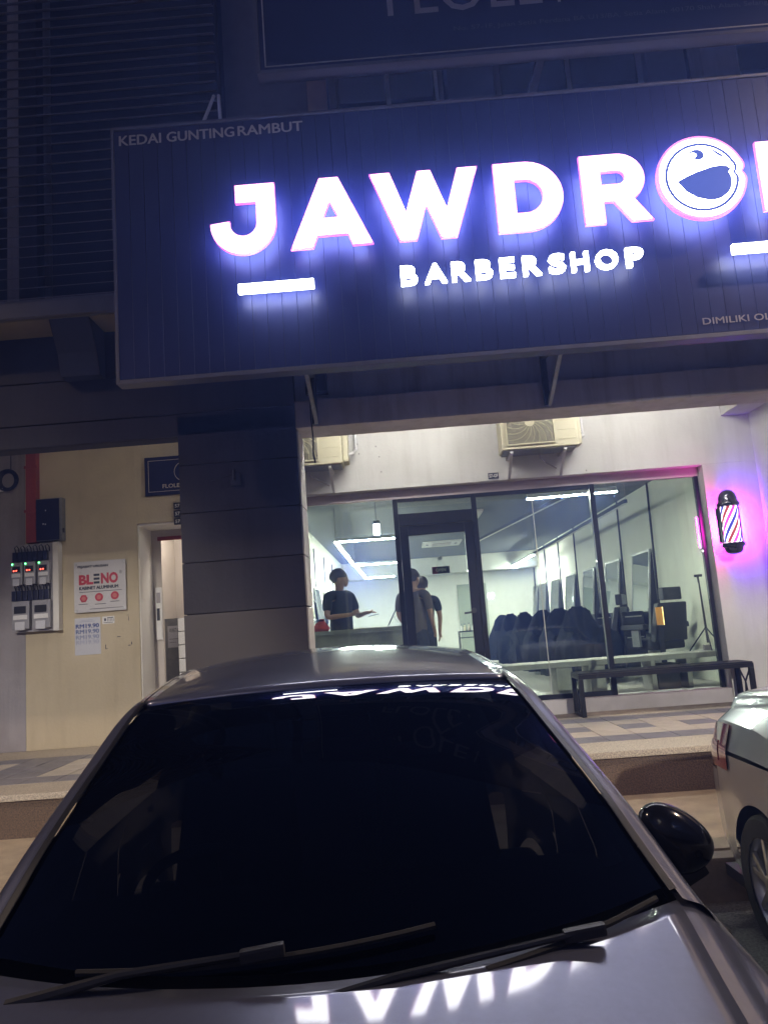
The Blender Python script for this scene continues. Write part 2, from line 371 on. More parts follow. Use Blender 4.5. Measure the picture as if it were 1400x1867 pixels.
part('inner_column', M['soffit'], t, (-3.35, -3.02, 6.55, 6.74, 4.5, 9))

# upper floor wall with windows
t = thing('upper_wall', 'upper floor wall with dark windows between the two signboards', 'wall', (1.5, 6.6, 5.6))
uw = mat('upper_wall_paint', (.16, .145, .16), .8, var=.12, dirt=.2)
part('wall', uw, t, (-1.27, -.30, 6.45, 6.7, 5.3, 9), (.78, 1.2, 6.45, 6.7, 5.3, 9), (2.6, 2.95, 6.45, 6.7, 5.3, 9), (4.9, 9, 6.45, 6.7, 5.3, 9), (-1.27, 9, 6.46, 6.7, 5.3, 6.05))
part('pilaster', mat('warm_lit_pilaster', (.66, .46, .31), .75, dirt=.15), t, (-.50, -.33, 6.28, 6.45, 5.3, 9), bevel=.005)  # warm light on this pilaster put into its ochre colour
part('pilaster', M['soffit'], t, (2.98, 3.3, 6.2, 6.45, 5.3, 9), bevel=.005)
for x0, x1 in ((-.28, .74), (1.22, 2.58), (3.35, 4.85)):
    f = part('window', M['louvre'], t, (x0, x0+.05, 6.50, 6.56, 6.05, 8.2), (x1-.05, x1, 6.50, 6.56, 6.05, 8.2), (x0+.05, x1-.05, 6.50, 6.56, 6.06, 6.12), ((x0+x1)/2-.02, (x0+x1)/2+.02, 6.505, 6.55, 6.12, 8.2), bevel=.003)
    part('pane', M['tint'], f, (x0+.05, x1-.05, 6.525, 6.53, 6.11, 8.2))
part('drain_pipe', M['white'], t, (.655, .685, 6.42, 6.45, 6.0, 7.2))
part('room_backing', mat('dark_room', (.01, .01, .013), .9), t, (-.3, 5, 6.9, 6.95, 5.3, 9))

# ================================================================== SHOP FRONT WALL
WY, GY = 8.30, 8.45
XL, XR, ZS, ZH = -1.15, 3.347, .765, 3.136
t = thing('shop_front_wall', 'white plastered wall around the barbershop window', 'wall', (1.2, 8.4, ZP))
part('upper_wall', M['wall'], t, (-1.72, 3.93, WY, 8.6, ZH, 4.12), bevel=.004)
part('pier', M['wall'], t, (XR, 3.93, WY, 8.6, ZP, ZH-.001), bevel=.004)
part('pier', M['wall'], t, (-1.72, XL, WY, 8.6, ZP, ZH-.001), bevel=.004)
part('sill', mat('sill_plaster', (.60, .57, .56), .7, var=.08, bump=.15, dirt=.15), t, (XL, XR, WY+.02, 8.6, ZP, ZS), bevel=.006)
hd = part('header_board', M['board'], t, (XL, XR, GY-.03, GY+.03, 3.036, ZH-.001))
# small scars on the wall
sc = MB()
for x, z in ((-.16, 3.62), (-.13, 3.50), (-.12, 3.33), (-.36, 3.66), (-.35, 3.55), (2.1, 3.17)): sc.lathe((x, WY-.004, z), [(.008, 0), (.008, .006)], 8, 'y')
sc.build('screw_plug', mat('plug', (.25, .23, .22), .8), t)
t = thing('passage_side_wall', 'side wall at the right end of the shop walkway beside the barber pole', 'wall', (4.0, 7.3, ZP))
part('wall', M['wall'], t, (3.92, 4.1, 6.475, 8.297, ZP, 4.12), bevel=.004)
part('cross_beam', M['wall'], t, (3.62, 3.918, 6.475, 8.297, 3.66, 4.12), bevel=.004)
t = thing('walkway_ceiling', 'plastered ceiling slab over the shop walkway', 'ceiling', (1, 7.3, 4.12))
part('slab', M['wall'], t, (-1.72, 4.1, 6.2, 8.6, 4.125, 4.3))
part('slab', M['wall'], t, (-9, -1.73, 6.29, 12, 4.005, 4.3))

# ------------------------------------------------------------------ glazing
t = thing('shop_window', 'wide glazed shop front with black frames and dusty panes', 'window', (1.2, GY, ZS))
fr = M['frame']
part('frame', fr, t, (-.026, .0285, GY-.03, GY+.03, ZS, 3.036), bevel=.003)
part('frame', fr, t, (.8365, .892, GY-.03, GY+.03, ZS, 3.036), bevel=.003)
part('frame', fr, t, (2.137, 2.19, GY-.04, GY+.04, ZS, 3.036), bevel=.003)
part('frame', fr, t, (3.29, 3.33, GY-.03, GY+.03, ZS, 3.036), bevel=.003)
part('top_rail', fr, t, (.029, .836, GY-.028, GY+.028, 2.996, 3.036), bevel=.002)
part('top_rail', fr, t, (.892, 2.137, GY-.028, GY+.028, 2.99, 3.036), bevel=.002)
part('bottom_rail', fr, t, (.892, 2.137, GY-.028, GY+.028, ZS+.001, ZS+.05), bevel=.002)
part('transom_rail', fr, t, (.029, .836, GY-.029, GY+.029, 2.7315, 2.866), bevel=.003)
for x0, x1, z0, z1 in ((XL, -.027, ZS, 3.036), (.893, 1.504, ZS+.05, 2.99), (1.51, 2.136, ZS+.05, 2.99), (2.191, 3.289, ZS, 3.036), (.019, .844, 2.866, 2.996)):
    part('pane', M['pane'], t, (x0, x1, GY-.004, GY+.004, z0, z1))
part('pane_joint', mat('silicone_joint', (.45, .47, .42), .4), t, (1.503, 1.511, GY-.006, GY+.006, ZS+.05, 2.99))
t = thing('entrance_door', 'black framed glass entrance door of the barbershop', 'door', (.43, GY, ZS))
part('stile', fr, t, (.03, .123, GY-.024, GY+.024, ZS+.03, 2.73), bevel=.003)
part('stile', fr, t, (.737, .835, GY-.024, GY+.024, ZS+.03, 2.73), bevel=.003)
part('rail', fr, t, (.1235, .7365, GY-.023, GY+.023, 2.622, 2.729), bevel=.003)
part('rail', fr, t, (.1235, .7365, GY-.023, GY+.023, ZS+.031, .90), bevel=.003)
part('pane', M['pane'], t, (.1235, .7365, GY-.004, GY+.004, .90, 2.622))
h = MB(); h.bar((.765, GY-.06, 1.745), (.655, GY-.06, 1.735), .016, .022); h.tube([(.765, GY-.06, 1.745), (.765, GY-.02, 1.745)], .012, 10); h.lathe((.765, GY-.035, 1.76), [(.028, 0), (.028, .011)], 14, 'y')
h.build('handle', M['blackp'], t)
t = thing('open_sign', 'small red and black sign reading OPEN hung inside the glass door', 'sign', (.446, GY+.02, 2.22))
part('plate', mat('sign_black', (.015, .013, .015), .4), t, (.41, .542, GY+.012, GY+.018, 2.184, 2.262))
part('red_end', mat('sign_red', (.20, .02, .025), .4), t, (.35, .4095, GY+.012, GY+.018, 2.184, 2.262))
text('OPEN', .392, .50, 2.208, 2.243, GY+.0115, t, M['white'], .02)
MB().tube([(.40, GY+.012, 2.262), (.446, GY+.012, 2.345), (.50, GY+.012, 2.262)], .0018, 5).build('cord', M['grey'], t)
MB().lathe((.446, GY+.006, 2.35), [(.026, 0), (.02, .012), (.006, .016)], 14, 'y').build('suction_cup', M['white'], t)
t = thing('number_plate', 'small black plate reading 57-GF on the wall above the window', 'sign', (1.09, WY, 3.19))
part('plate', M['blackp'], t, (1.036, 1.149, WY-.012, WY-.001, 3.155, 3.222), bevel=.002)
text('57-GF', 1.044, 1.141, 3.170, 3.208, WY-.0135, t, M['white'], .03)

# ================================================================== MAIN SIGNBOARD
SX0, SX1, SZ0, SZ1, PY = -1.912, 4.01, 3.544, 5.522, 5.34
t = thing('barbershop_signboard', 'large navy signboard with glowing white letters reading JAWDROP BARBERSHOP', 'signboard', (1.04, 5.35, SZ0))
SIGN = t
part('backing', mat('sign_backing', (.05, .055, .12), .6), t, (SX0+.01, SX1-.01, PY+.018, PY+.10, SZ0+.01, SZ1-.01))
n = 54; sw = (SX1-SX0)/n; s0 = None
for i in range(n):
    if s0 is None:
        s0 = MB().box(.0008, sw-.0008, 0, .02, SZ0-SZ0, SZ1-SZ0-.01).build('panel_strip', M['panel'], t, bevel=.0010, local=True, seg=1); o = s0
    else: o = bpy.data.objects.new('panel_strip', s0.data); link(o, t)
    o.location = (SX0+i*sw-1.04, PY-5.35, .005)
part('edge_trim', M['trim'], t, (SX0-.022, SX0, PY-.012, PY+.11, SZ0-.03, SZ1+.02), bevel=.003)
part('edge_trim', M['trim'], t, (SX1, SX1+.022, PY-.012, PY+.11, SZ0-.03, SZ1+.02), bevel=.003)
part('edge_trim', M['trim'], t, (SX0, SX1, PY-.010, PY+.11, SZ0-.032, SZ0-.001), bevel=.003)
part('edge_trim', M['trim'], t, (SX0, SX1, PY-.010, PY+.11, SZ1, SZ1+.022), bevel=.003)
def letter(poly, holes=(), y0=5.195, depth=.028, rim=.010, face='letter', nm='letter'):
    f, s = poly_prism(poly, y0-.002, y0+.004, holes)
    fo = f.build(nm, M[face], t); 
    rp = offset_poly(poly, rim); rh = [offset_poly(h, -rim) for h in holes]
    f2, s2 = poly_prism(rp, y0+.001, y0+depth, rh)
    s2.f += []; k = MB(); k.add(f2.v, f2.f); k.add(s2.v, s2.f); k.build('letter_rim', M['rim'] if face != 'letter2' else M['letter2'], fo)
    bp = offset_poly(poly, -.012); bf, _ = poly_prism(bp, y0+depth+.001, 0, [offset_poly(h, .012) for h in holes])
    bf.build('back_glow', M['halo'], fo)
    return fo
J = [(-.978, 4.892), (-.706, 4.892)] + arc(-.936, 4.602, .230, 0, -180, 22) + [(-1.042, 4.615)] + arc(-.936, 4.602, .106, 180, 360, 14) + [(-.829, 4.77), (-.978, 4.77)]
letter(J)
letter([(-.365, 4.894), (-.238, 4.894), (-.021, 4.378), (-.149, 4.378), (-.178, 4.466), (-.411, 4.466), (-.446, 4.378), (-.588, 4.378)], [[(-.304, 4.738), (-.235, 4.583), (-.370, 4.583)]])
letter([(.010, 4.892), (.138, 4.892), (.243, 4.572), (.350, 4.888), (.434, 4.888), (.539, 4.578), (.641, 4.888), (.769, 4.888), (.590, 4.376), (.488, 4.376), (.392, 4.644), (.300, 4.376), (.190, 4.376)])
letter([(.902, 4.89)] + arc(1.112, 4.632, .258, 90, -90, 22) + [(.902, 4.374)], [[(1.028, 4.768)] + arc(1.106, 4.632, .136, 90, -90, 16) + [(1.028, 4.496)]])
def RP(dx, leg):
    o = [(1.524+dx, 4.893)] + arc(1.782+dx, 4.713, .180, 90, (-62 if leg else -90), 18)
    if leg: o += [(1.984+dx, 4.384), (1.853+dx, 4.384), (1.738+dx, 4.545), (1.652+dx, 4.545), (1.652+dx, 4.380), (1.524+dx, 4.380)]
    else: o += [(1.652+dx, 4.533), (1.652+dx, 4.380), (1.524+dx, 4.380)]
    return o, [[(1.650+dx, 4.778)] + arc(1.778+dx, 4.719, .059, 90, -90, 12) + [(1.650+dx, 4.66)]]
letter(*RP(0, True)); letter(*RP(1.272, False))
# round emblem: open-mouthed face in place of the O
EX, EZ = 2.367, 4.652
def ring(r, dip, n=72):
    out = []
    for i in range(n):
        a = 360*i/n; d = ((a-4+180) % 360)-180; rr = r - dip*math.exp(-(d/4.2)**2) + (.004 if 6 < d < 18 else 0)
        out.append((EX+rr*math.cos(R(a)), EZ+rr*math.sin(R(a))))
    return out
f, s = poly_prism(ring(.320, .027), 5.175, 5.205); k = MB(); k.add(f.v, f.f); k.add(s.v, s.f); em = k.build('emblem', M['rim'], t)
f, _ = poly_prism(ring(.300, .026), 5.1735, 0); f.build('emblem_face', M['letter'], em)
f, _ = poly_prism(ring(.290, .02), 5.207, 0); f.build('back_glow', M['halo'], em)
f, _ = poly_prism(ring(.263, .022), 5.1715, 0, [ring(.242, .02)]); f.build('emblem_ring', M['embblue'], em)
mouth = [(2.188, 4.630), (2.26, 4.665), (2.334, 4.694), (2.443, 4.724), (2.51, 4.732), (2.555, 4.722), (2.576, 4.703), (2.574, 4.690), (2.560, 4.677), (2.573, 4.640), (2.573, 4.595), (2.56, 4.55), (2.538, 4.518), (2.483, 4.480), (2.44, 4.471), (2.397, 4.472), (2.314, 4.497), (2.241, 4.551)]
f, _ = poly_prism(mouth, 5.1715, 0); f.build('emblem_mouth', M['embblue'], em)
f, _ = poly_prism([(2.293, 4.842), (2.312, 4.858), (2.338, 4.867), (2.368, 4.866), (2.392, 4.853), (2.406, 4.828), (2.400, 4.80), (2.371, 4.784), (2.345, 4.788), (2.325, 4.801), (2.345, 4.812), (2.352, 4.828), (2.335, 4.841)], 5.1715, 0); f.build('emblem_eye', M['embblue'], em)
f, _ = poly_prism([(2.455, 4.868), (2.49, 4.848), (2.50, 4.838), (2.525, 4.818), (2.540, 4.80), (2.532, 4.793), (2.512, 4.802), (2.48, 4.83)], 5.1715, 0); f.build('emblem_eye', M['embblue'], em)
# underline bars
for x0, x1 in ((-.993, -.457), (2.525, 3.061)):
    letter([(x0, 4.136), (x1, 4.136), (x1, 4.076), (x0, 4.076)], face='letter2', depth=.04, rim=.002, nm='light_bar')
# BARBERSHOP
xs = [.167, .335, .531, .702, .874, 1.037, 1.220, 1.380, 1.551, 1.768]
wd = [.118, .158, .128, .118, .105, .128, .118, .122, .158, .122]
for ch, x, wdt in zip('BARBERSHOP', xs, wd):
    o = text(ch, x, x+wdt, 4.030, 4.172, 5.205, t, M['letter2'], .022, name='small_letter')
    m_ = o.modifiers.new('thickness', 'SOLIDIFY'); m_.thickness = .035; m_.offset = 0
for w_, a, b in (('KEDAI', -1.871, -1.553), ('GUNTING', -1.507, -.996), ('RAMBUT', -.966, -.476)): text(w_, a, b, 5.391, 5.471, PY-.004, t, M['gold'], 0, dbl=.035)
text('DIMILIKI OLEH', 2.298, 2.89, 3.612, 3.661, PY-.004, t, M['grey'], 0, dbl=.03)
# stay rods above the sign
for (x0, z0, x1, z1) in ((-1.325, 5.50, -1.225, 6.06), (-1.125, 5.50, -1.185, 6.06)):
    MB().tube([(x0, 5.5, z0), (x1, 5.75, z1)], .014, 8).build('stay_rod', M['white'], t)
# brackets holding the sign to the beam
def bracket(x, label):
    b = thing('sign_bracket', label, 'bracket', (x, 6.08, 3.3), 'steel brackets under the signboard')
    part('post', M['steel'], b, (x-.022, x+.022, 6.055, 6.105, 3.31, 3.80), bevel=.003)
    MB().bar((x+.012, 6.06, 3.32), (x+.012, 5.40, 3.60), .028, .04).build('strut', M['galv'], b)
    MB().bar((x, 6.06, 3.72), (x, 5.39, 3.63), .04, .05).build('arm', M['steel'], b)
bracket(-.59, 'steel bracket under the signboard beside the dark pillar')
bracket(1.29, 'steel bracket under the middle of the signboard')
bracket(3.2, 'steel bracket under the right part of the signboard')
t2 = thing('junction_box', 'dark cable box on the wall above the beam beside the pillar', 'box', (-.5, 6.15, 3.6))
part('box', M['steel'], t2, (-.66, -.48, 6.11, 6.188, 3.58, 3.76), bevel=.006); part('lid', M['blackp'], t2, (-.65, -.49, 6.095, 6.109, 3.59, 3.75), bevel=.003)
MB().tube([(-.62, 6.09, 3.58), (-.625, 6.07, 3.36), (-.615, 6.075, 3.2), (-.622, 6.07, 3.06), (-.61, 6.075, 2.99)], .006, 6).build('cable', M['blackp'], t2)

# upper signboard
t = thing('upper_signboard', 'dark navy signboard with thin pale border at the top edge', 'signboard', (1.2, 5.35, 5.87))
part('board', M['navy'], t, (-.762, 4.9, 5.30, 5.40, 5.885, 7.3))
part('frame', M['trim'], t, (-.79, -.762, 5.285, 5.41, 5.855, 7.32), bevel=.003)
part('frame', M['trim'], t, (-.762, 4.9, 5.285, 5.41, 5.855, 5.884), bevel=.003)
part('border', M['gold'], t, (-.729, -.719, 5.2965, 5.299, 5.915, 7.2), (-.718, 4.8, 5.2965, 5.299, 5.915, 5.924))
text('FLOLE', .235, 1.421, 6.256, 6.62, 5.297, t, M['grey'], .0)
part('letter_stem', M['grey'], t, (1.535, 1.557, 5.296, 5.298, 6.256, 6.62))
text('No. 57-1F, Jalan Setia Perdana BA U13/BA, Setia Alam, 40170 Shah Alam, Selangor Darul Ehsan', .727, 3.55, 6.075, 6.125, 5.297, t, M['dimgrey'])['kind'] = 'stuff'
for x in (-.25, 1.4): part('hanger', M['trim'], t, (x-.03, x+.03, 5.42, 6.2, 5.92, 5.97))

# ================================================================== LEFT PASSAGE
BY = 8.5
t = thing('passage_wall', 'cream painted wall of the left passage with a tall doorway', 'wall', (-3.4, BY, ZP))
part('wall', M['yellow'], t, (-4.148, -2.889, BY, BY+.18, ZP, 4.0), (-2.889, -1.73, BY, BY+.18, 2.995, 4.0), bevel=.003)
part('grey_wall', M['greywall'], t, (-9, -4.149, BY-.001, BY+.18, ZP, 4.0), bevel=.003)
rv = M['reveal']
part('reveal', rv, t, (-2.9, -2.875, BY+.02, BY+.45, ZP, 2.98)); part('reveal', rv, t, (-2.875, -1.73, BY+.02, BY+.45, 2.97, 2.994))
part('lobby_wall', M['lobby'], t, (-3.05, -1.73, 10.2, 10.3, ZP, 3.4))
part('lobby_wall', M['lobby'], t, (-1.76, -1.73, BY+.18, 10.2, ZP, 3.4))
part('lobby_wall', M['lobby'], t, (-3.0, -2.97, BY+.45, 10.2, ZP, 3.4))
part('lobby_wall', M['lobby'], t, (-2.97, -2.765, BY+.45, BY+.5, ZP, 2.97), (-2.765, -1.76, BY+.45, BY+.5, 2.89, 2.97))
part('red_lintel', M['red'], t, (-2.80, -1.765, BY+.43, BY+.449, 2.845, 2.89))
part('lobby_ceiling', M['lobby'], t, (-3.0, -1.73, BY+.45, 10.3, 3.4, 3.45))
part('lobby_floor', M['tileb'], t, (-3.0, -1.73, BY, 10.3, ZP-.02, ZP+.004))
part('wall_scar', mat('scar', (.06, .05, .04), .9), t, (-3.14, -3.10, BY-.0015, BY, 1.76, 1.768), (-3.03, -3.0, BY-.0015, BY, 1.99, 1.994), (-3.01, -3.005, BY-.0015, BY, 1.93, 1.98),
     (-3.27, -3.262, BY-.0015, BY, 1.64, 1.69), (-3.262, -3.245, BY-.0015, BY, 1.64, 1.646), (-3.02, -2.99, BY-.0015, BY, 1.66, 1.668), (-2.985, -2.975, BY-.0015, BY, 1.67, 1.70))
t = thing('letter_boxes', 'stack of white letter boxes just inside the passage doorway', 'letter box', (-2.45, 9.3, ZP))
for i in range(5):
    z = 1.15+i*.16
    b = part('letter_box', M['white'], t, (-2.70, -2.38, 9.3, 9.5, z, z+.15), bevel=.008); part('slot', M['blackp'], b, (-2.62, -2.50, 9.296, 9.299, z+.10, z+.115))
t = thing('grey_cabinet', 'grey steel cabinet with a pasted notice inside the doorway', 'cabinet', (-2.75, 9.6, ZP))
part('case', M['galv'], t, (-2.96, -2.715, 9.42, 9.8, ZP, 1.95), bevel=.006); part('notice', M['paper'], t, (-2.86, -2.74, 9.415, 9.4195, 1.60, 1.86))
text('WARTA', -2.84, -2.73, 1.78, 1.83, 9.413, t, M['inkd']); part('notice_line', M['inkd'], t, (-2.84, -2.73, 9.4135, 9.4145, 1.70, 1.705), (-2.84, -2.76, 9.4135, 9.4145, 1.66, 1.664))
t = thing('intercom_panel', 'slim white intercom panel on the lobby wall inside the doorway', 'intercom', (-2.86, 8.99, 2.0))
part('case', M['white'], t, (-2.835, -2.77, 8.915, 8.948, 1.70, 2.30), bevel=.004); part('screen', M['blackp'], t, (-2.825, -2.79, 8.911, 8.9145, 1.92, 2.06)); part('keypad', M['grey'], t, (-2.825, -2.78, 8.911, 8.9145, 2.12, 2.24))
tl = thing('lobby_lamp', 'round lit ceiling lamp inside the passage lobby', 'lamp', (-2.4, 9.3, 3.3))
MB().lathe((-2.4, 9.3, 3.36), [(.15, .035), (.16, .02), (.16, 0)], 24).build('base', M['white'], tl); MB().lathe((-2.4, 9.3, 3.30), [(.06, 0), (.12, .015), (.145, .05), (.145, .058)], 24).build('diffuser', emis('lobby_glow', (1, .9, .78), 45), tl, smooth=True)
tl = thing('passage_fill_lamp', 'unseen round ceiling lamp added to brighten the left passage wall', 'lamp', (-3.4, 7.3, 3.9))  # unseen lamp, added to brighten the passage wall
MB().lathe((-3.4, 6.75, 3.95), [(.15, .05), (.16, .02), (.16, 0)], 24).build('base', M['white'], tl); MB().lathe((-3.4, 6.75, 3.89), [(.06, 0), (.12, .015), (.145, .05), (.145, .058)], 24).build('diffuser', emis('passage_fill_glow', (1, .86, .68), 14), tl, smooth=True)
# red riser and wiring
t = thing('red_riser', 'red painted vertical cable riser on the passage wall', 'riser', (-4.03, 8.45, 2.86))
part('duct', M['red'], t, (-4.094, -3.98, 8.40, BY-.002, 2.86, 4.0), bevel=.006); part('strap', M['red'], t, (-4.11, -3.965, 8.392, 8.4, 3.2, 3.23), (-4.11, -3.965, 8.392, 8.4, 3.7, 3.73))
t = thing('cable_coil', 'coil of dark cable hanging on the grey wall at left', 'cable', (-4.33, 8.46, 3.5))
for k in range(5):
    rr = .085+.008*k; MB().tube([(-4.33+rr*math.cos(a*math.pi/9)*(.9+.05*k), 8.475-.006*k, 3.60+rr*math.sin(a*math.pi/9)*1.05) for a in range(19)], .006, 6).build('coil', M['blueblk'], t)
MB().tube([(-4.30, 8.48, 4.0), (-4.30, 8.48, 3.72), (-4.28, 8.475, 3.68)], .005, 6).build('lead', M['blackp'], t)
MB().tube([(-4.36, 8.47, 3.52), (-4.45, 8.47, 3.50), (-4.55, 8.48, 3.56), (-4.7, 8.48, 3.5)], .008, 6).build('lead', M['blueblk'], t)
part('joint', M['white'], t, (-4.44, -4.38, 8.455, 8.48, 3.475, 3.515), bevel=.01)
t = thing('distribution_box', 'dark navy distribution box on the cream wall beside the red riser', 'electric box', (-3.85, 8.4, 2.87))
part('case', M['galv'], t, (-3.975, -3.69, 8.40, BY-.002, 2.868, 3.345), bevel=.005); part('lid', M['blueblk'], t, (-3.972, -3.715, 8.388, 8.399, 2.875, 3.335), bevel=.003)
part('label', M['paper'], t, (-3.90, -3.885, 8.3855, 8.3875, 3.05, 3.065), (-3.875, -3.862, 8.3855, 8.3875, 3.045, 3.06), (-3.87, -3.86, 8.3855, 8.3875, 3.20, 3.215)); part('latch', M['blackp'], t, (-3.688, -3.678, 8.41, 8.44, 2.95, 3.0))
# meter board
t = thing('meter_board', 'electricity meter board with five meters and black cut-outs on the cream wall', 'meter board', (-4.0, 8.43, 1.88))
part('board', mat('board_ply', (.33, .32, .34), .7, var=.1), t, (-4.25, -3.80, 8.41, 8.45, 1.885, 2.845), bevel=.003)
part('side_frame', M['reveal'], t, (-3.797, -3.735, 8.40, BY-.002, 1.88, 2.85), bevel=.003)
part('frame', M['galv'], t, (-4.25, -3.80, 8.45, BY-.002, 1.89, 2.84))
def meter(x, z, w, h, lit, papercol):
    m = MB().box(x, x+w, 8.345, 8.409, z, z+h).build('meter', M['clear'], t, bevel=.008)
    part('display', M['blackp'], m, (x+w*.14, x+w*.82, 8.341, 8.344, z+h*.56, z+h*.82)); part('label', papercol, m, (x+w*.2, x+w*.75, 8.338, 8.3435, z-.01, z+h*.26)); part('terminal', M['white'], m, (x+w*.1, x+w*.9, 8.338, 8.344, z+h*.34, z+h*.5))
    if lit:
        part('led', emis('green_led', (.1, 1, .25), 6), m, (x+.012, x+.024, 8.338, 8.343, z+h*.9, z+h*.95)); part('readout', emis('red_readout', (1, .06, .03), 4), m, (x+w*.24, x+w*.34, 8.3375, 8.3405, z+h*.60, z+h*.66), (x+w*.46, x+w*.56, 8.3375, 8.3405, z+h*.61, z+h*.66))
for i, x in enumerate((-4.235, -4.09, -3.94)): meter(x, 2.40, .125, .245, True, M['paper'])
for i, x in enumerate((-4.225, -4.0)): meter(x, 1.92, .19, .30, False, M['paper'])
for i in range(7):
    x = -4.225+i*.056; part('cutout', M['blueblk'], t, (x, x+.045, 8.36, 8.409, 2.655, 2.76), bevel=.004)
    x = -4.235+i*.060; part('cutout', M['blueblk'], t, (x, x+.05, 8.36, 8.409, 2.225, 2.335), bevel=.004)
for i in range(6):
    for zz in (2.76, 2.335):
        x = -4.20+i*.068; MB().tube([(x, 8.39, zz), (x-.005, 8.37, zz+.05), (x+.02, 8.365, zz+.07), (x+.035, 8.38, zz+.04), (x+.035, 8.39, zz-.01)], .006, 5).build('wire', M['blackp'], t)
# business plate
t = thing('company_plate', 'white acrylic company plate reading BLENO beside the meter board', 'sign', (-3.3, 8.47, 2.05))
part('plate', M['acrylic'], t, (-3.59, -3.017, 8.462, 8.472, 2.052, 2.612), bevel=.002)
yp = 8.4605
part('standoff', M['alu'], t, *[(x, x+.02, 8.452, BY-.002, z, z+.02) for x in (-3.575, -3.05) for z in (2.07, 2.575)])
text('PEJABAT URUSAN', -3.545, -3.21, 2.535, 2.568, yp, t, M['inkd'], 0, dbl=.05)
text('BL', -3.535, -3.375, 2.355, 2.465, yp, t, M['redp'], .05); text('NO', -3.29, -3.10, 2.355, 2.475, yp, t, M['redp'], .05)
part('print_bars', M['inkd'], t, *[(-3.37, -3.305, yp-.001, yp, 2.36+k*.042, 2.385+k*.042) for k in range(3)])
text('®', -3.085, -3.055, 2.455, 2.49, yp, t, M['inkd'])['kind'] = 'stuff'
text('KABINET ALUMINIUM', -3.53, -3.10, 2.30, 2.335, yp, t, M['inkd'], 0, dbl=.06)
part('print_line', M['inkd'], t, (-3.53, -3.06, yp-.001, yp, 2.272, 2.277), (-3.42, -3.04, yp-.001, yp, 2.083, 2.088), (-3.54, -3.44, yp-.001, yp, 2.14, 2.146), (-3.36, -3.24, yp-.001, yp, 2.132, 2.138), (-3.19, -3.09, yp-.001, yp, 2.15, 2.156))
for i, x in enumerate((-3.485, -3.315, -3.14)):
    f, _ = poly_prism(arc(x, 2.205+.006*i, .045, 0, 360 - (60 if i == 0 else 20), 5 if i == 0 else 17), yp, 0); o = f.build('badge', M['redp'], t)
    f, _ = poly_prism(arc(x, 2.205+.006*i, .024, 0, 340, 17), yp-.0012, 0); f.build('badge_centre', mat('pink_print', (.55, .16, .16), .5), o)
t = thing('price_poster', 'pale paper poster repeating RM19.90 in fading blue print', 'poster', (-3.46, BY, 1.6))
part('sheet', M['paper'], t, (-3.603, -3.318, BY-.006, BY-.003, 1.594, 1.996))
for k, (z, mm) in enumerate(((1.885, 'inkb'), (1.825, 'inkl1'), (1.765, 'inkl2'), (1.71, 'inkl3'))): text('RM19.90', -3.588, -3.335, z, z+.043, BY-.0075, t, M[mm], 0, dbl=.06)
part('small_print', M['inkl2'], t, (-3.53, -3.40, BY-.0075, BY-.0065, 1.968, 1.972), (-3.55, -3.38, BY-.0075, BY-.0065, 1.953, 1.957))
t = thing('wall_sticker', 'small white sticker with black print below the company plate', 'sticker', (-3.23, BY, 1.95))
part('sheet', M['white'], t, (-3.297, -3.163, BY-.005, BY-.002, 1.914, 1.995)); part('print', M['inkd'], t, (-3.275, -3.255, BY-.0065, BY-.0055, 1.945, 1.975), (-3.24, -3.175, BY-.0065, BY-.0055, 1.975, 1.983), (-3.28, -3.18, BY-.0065, BY-.0055, 1.925, 1.93), *[(-3.24+.016*k, -3.236+.016*k, BY-.0065, BY-.0055, 1.94, 1.972) for k in range(5)])
t = thing('wall_plaque', 'navy plaque with thin white border and lettering beside the pillar', 'sign', (-2.4, BY, 3.3))
part('board', M['navy'], t, (-2.776, -1.95, BY-.03, BY-.002, 3.295, 3.735), bevel=.002)
part('border', M['gold'], t, (-2.735, -2.73, BY-.0325, BY-.031, 3.335, 3.695), (-2.7295, -2.0, BY-.0325, BY-.031, 3.69, 3.695), (-2.7295, -2.0, BY-.0325, BY-.031, 3.335, 3.34))
text('FLOLE', -2.575, -2.385, 3.372, 3.416, BY-.0325, t, M['gold'], 0, dbl=.04)
MB().tube([(-2.33+.11*math.cos(a*math.pi/12), BY-.033, 3.55+.11*math.sin(a*math.pi/12)) for a in range(25)], .004, 5).build('ring_mark', M['gold'], t)
for k in range(3):
    z = 3.115-.088*k
    p = thing('unit_number_tile', ('uppermost', 'middle', 'lowest')[k]+' of three small black unit number tiles by the pillar', 'sign', (-2.4, BY, z+.04), 'unit number tiles')
    part('tile', M['blackp'], p, (-2.465, -2.30, BY-.02, BY-.002, z+.085, z+.16) if False else (-2.465, -2.30, BY-.02, BY-.002, z+.01, z+.085), bevel=.002)
    text('57', -2.45, -2.395, z+.028, z+.067, BY-.0215, p, M['white'], .02)
# small wall lamp bracket on pillar
t = thing('pillar_fitting', 'small dark metal fitting with a thin rod on the pillar face', 'fitting', (-1.25, 6.08, 2.9))
part('plate', M['steel'], t, (-1.30, -1.22, 6.075, 6.098, 2.86, 2.96), bevel=.004); MB().tube([(-1.27, 6.08, 2.95), (-1.45, 6.05, 2.90)], .005, 6).build('rod', M['steel'], t); MB().tube([(-1.265, 6.06, 2.90), (-1.265, 6.06, 2.985)], .012, 8).build('stub', M['steel'], t)

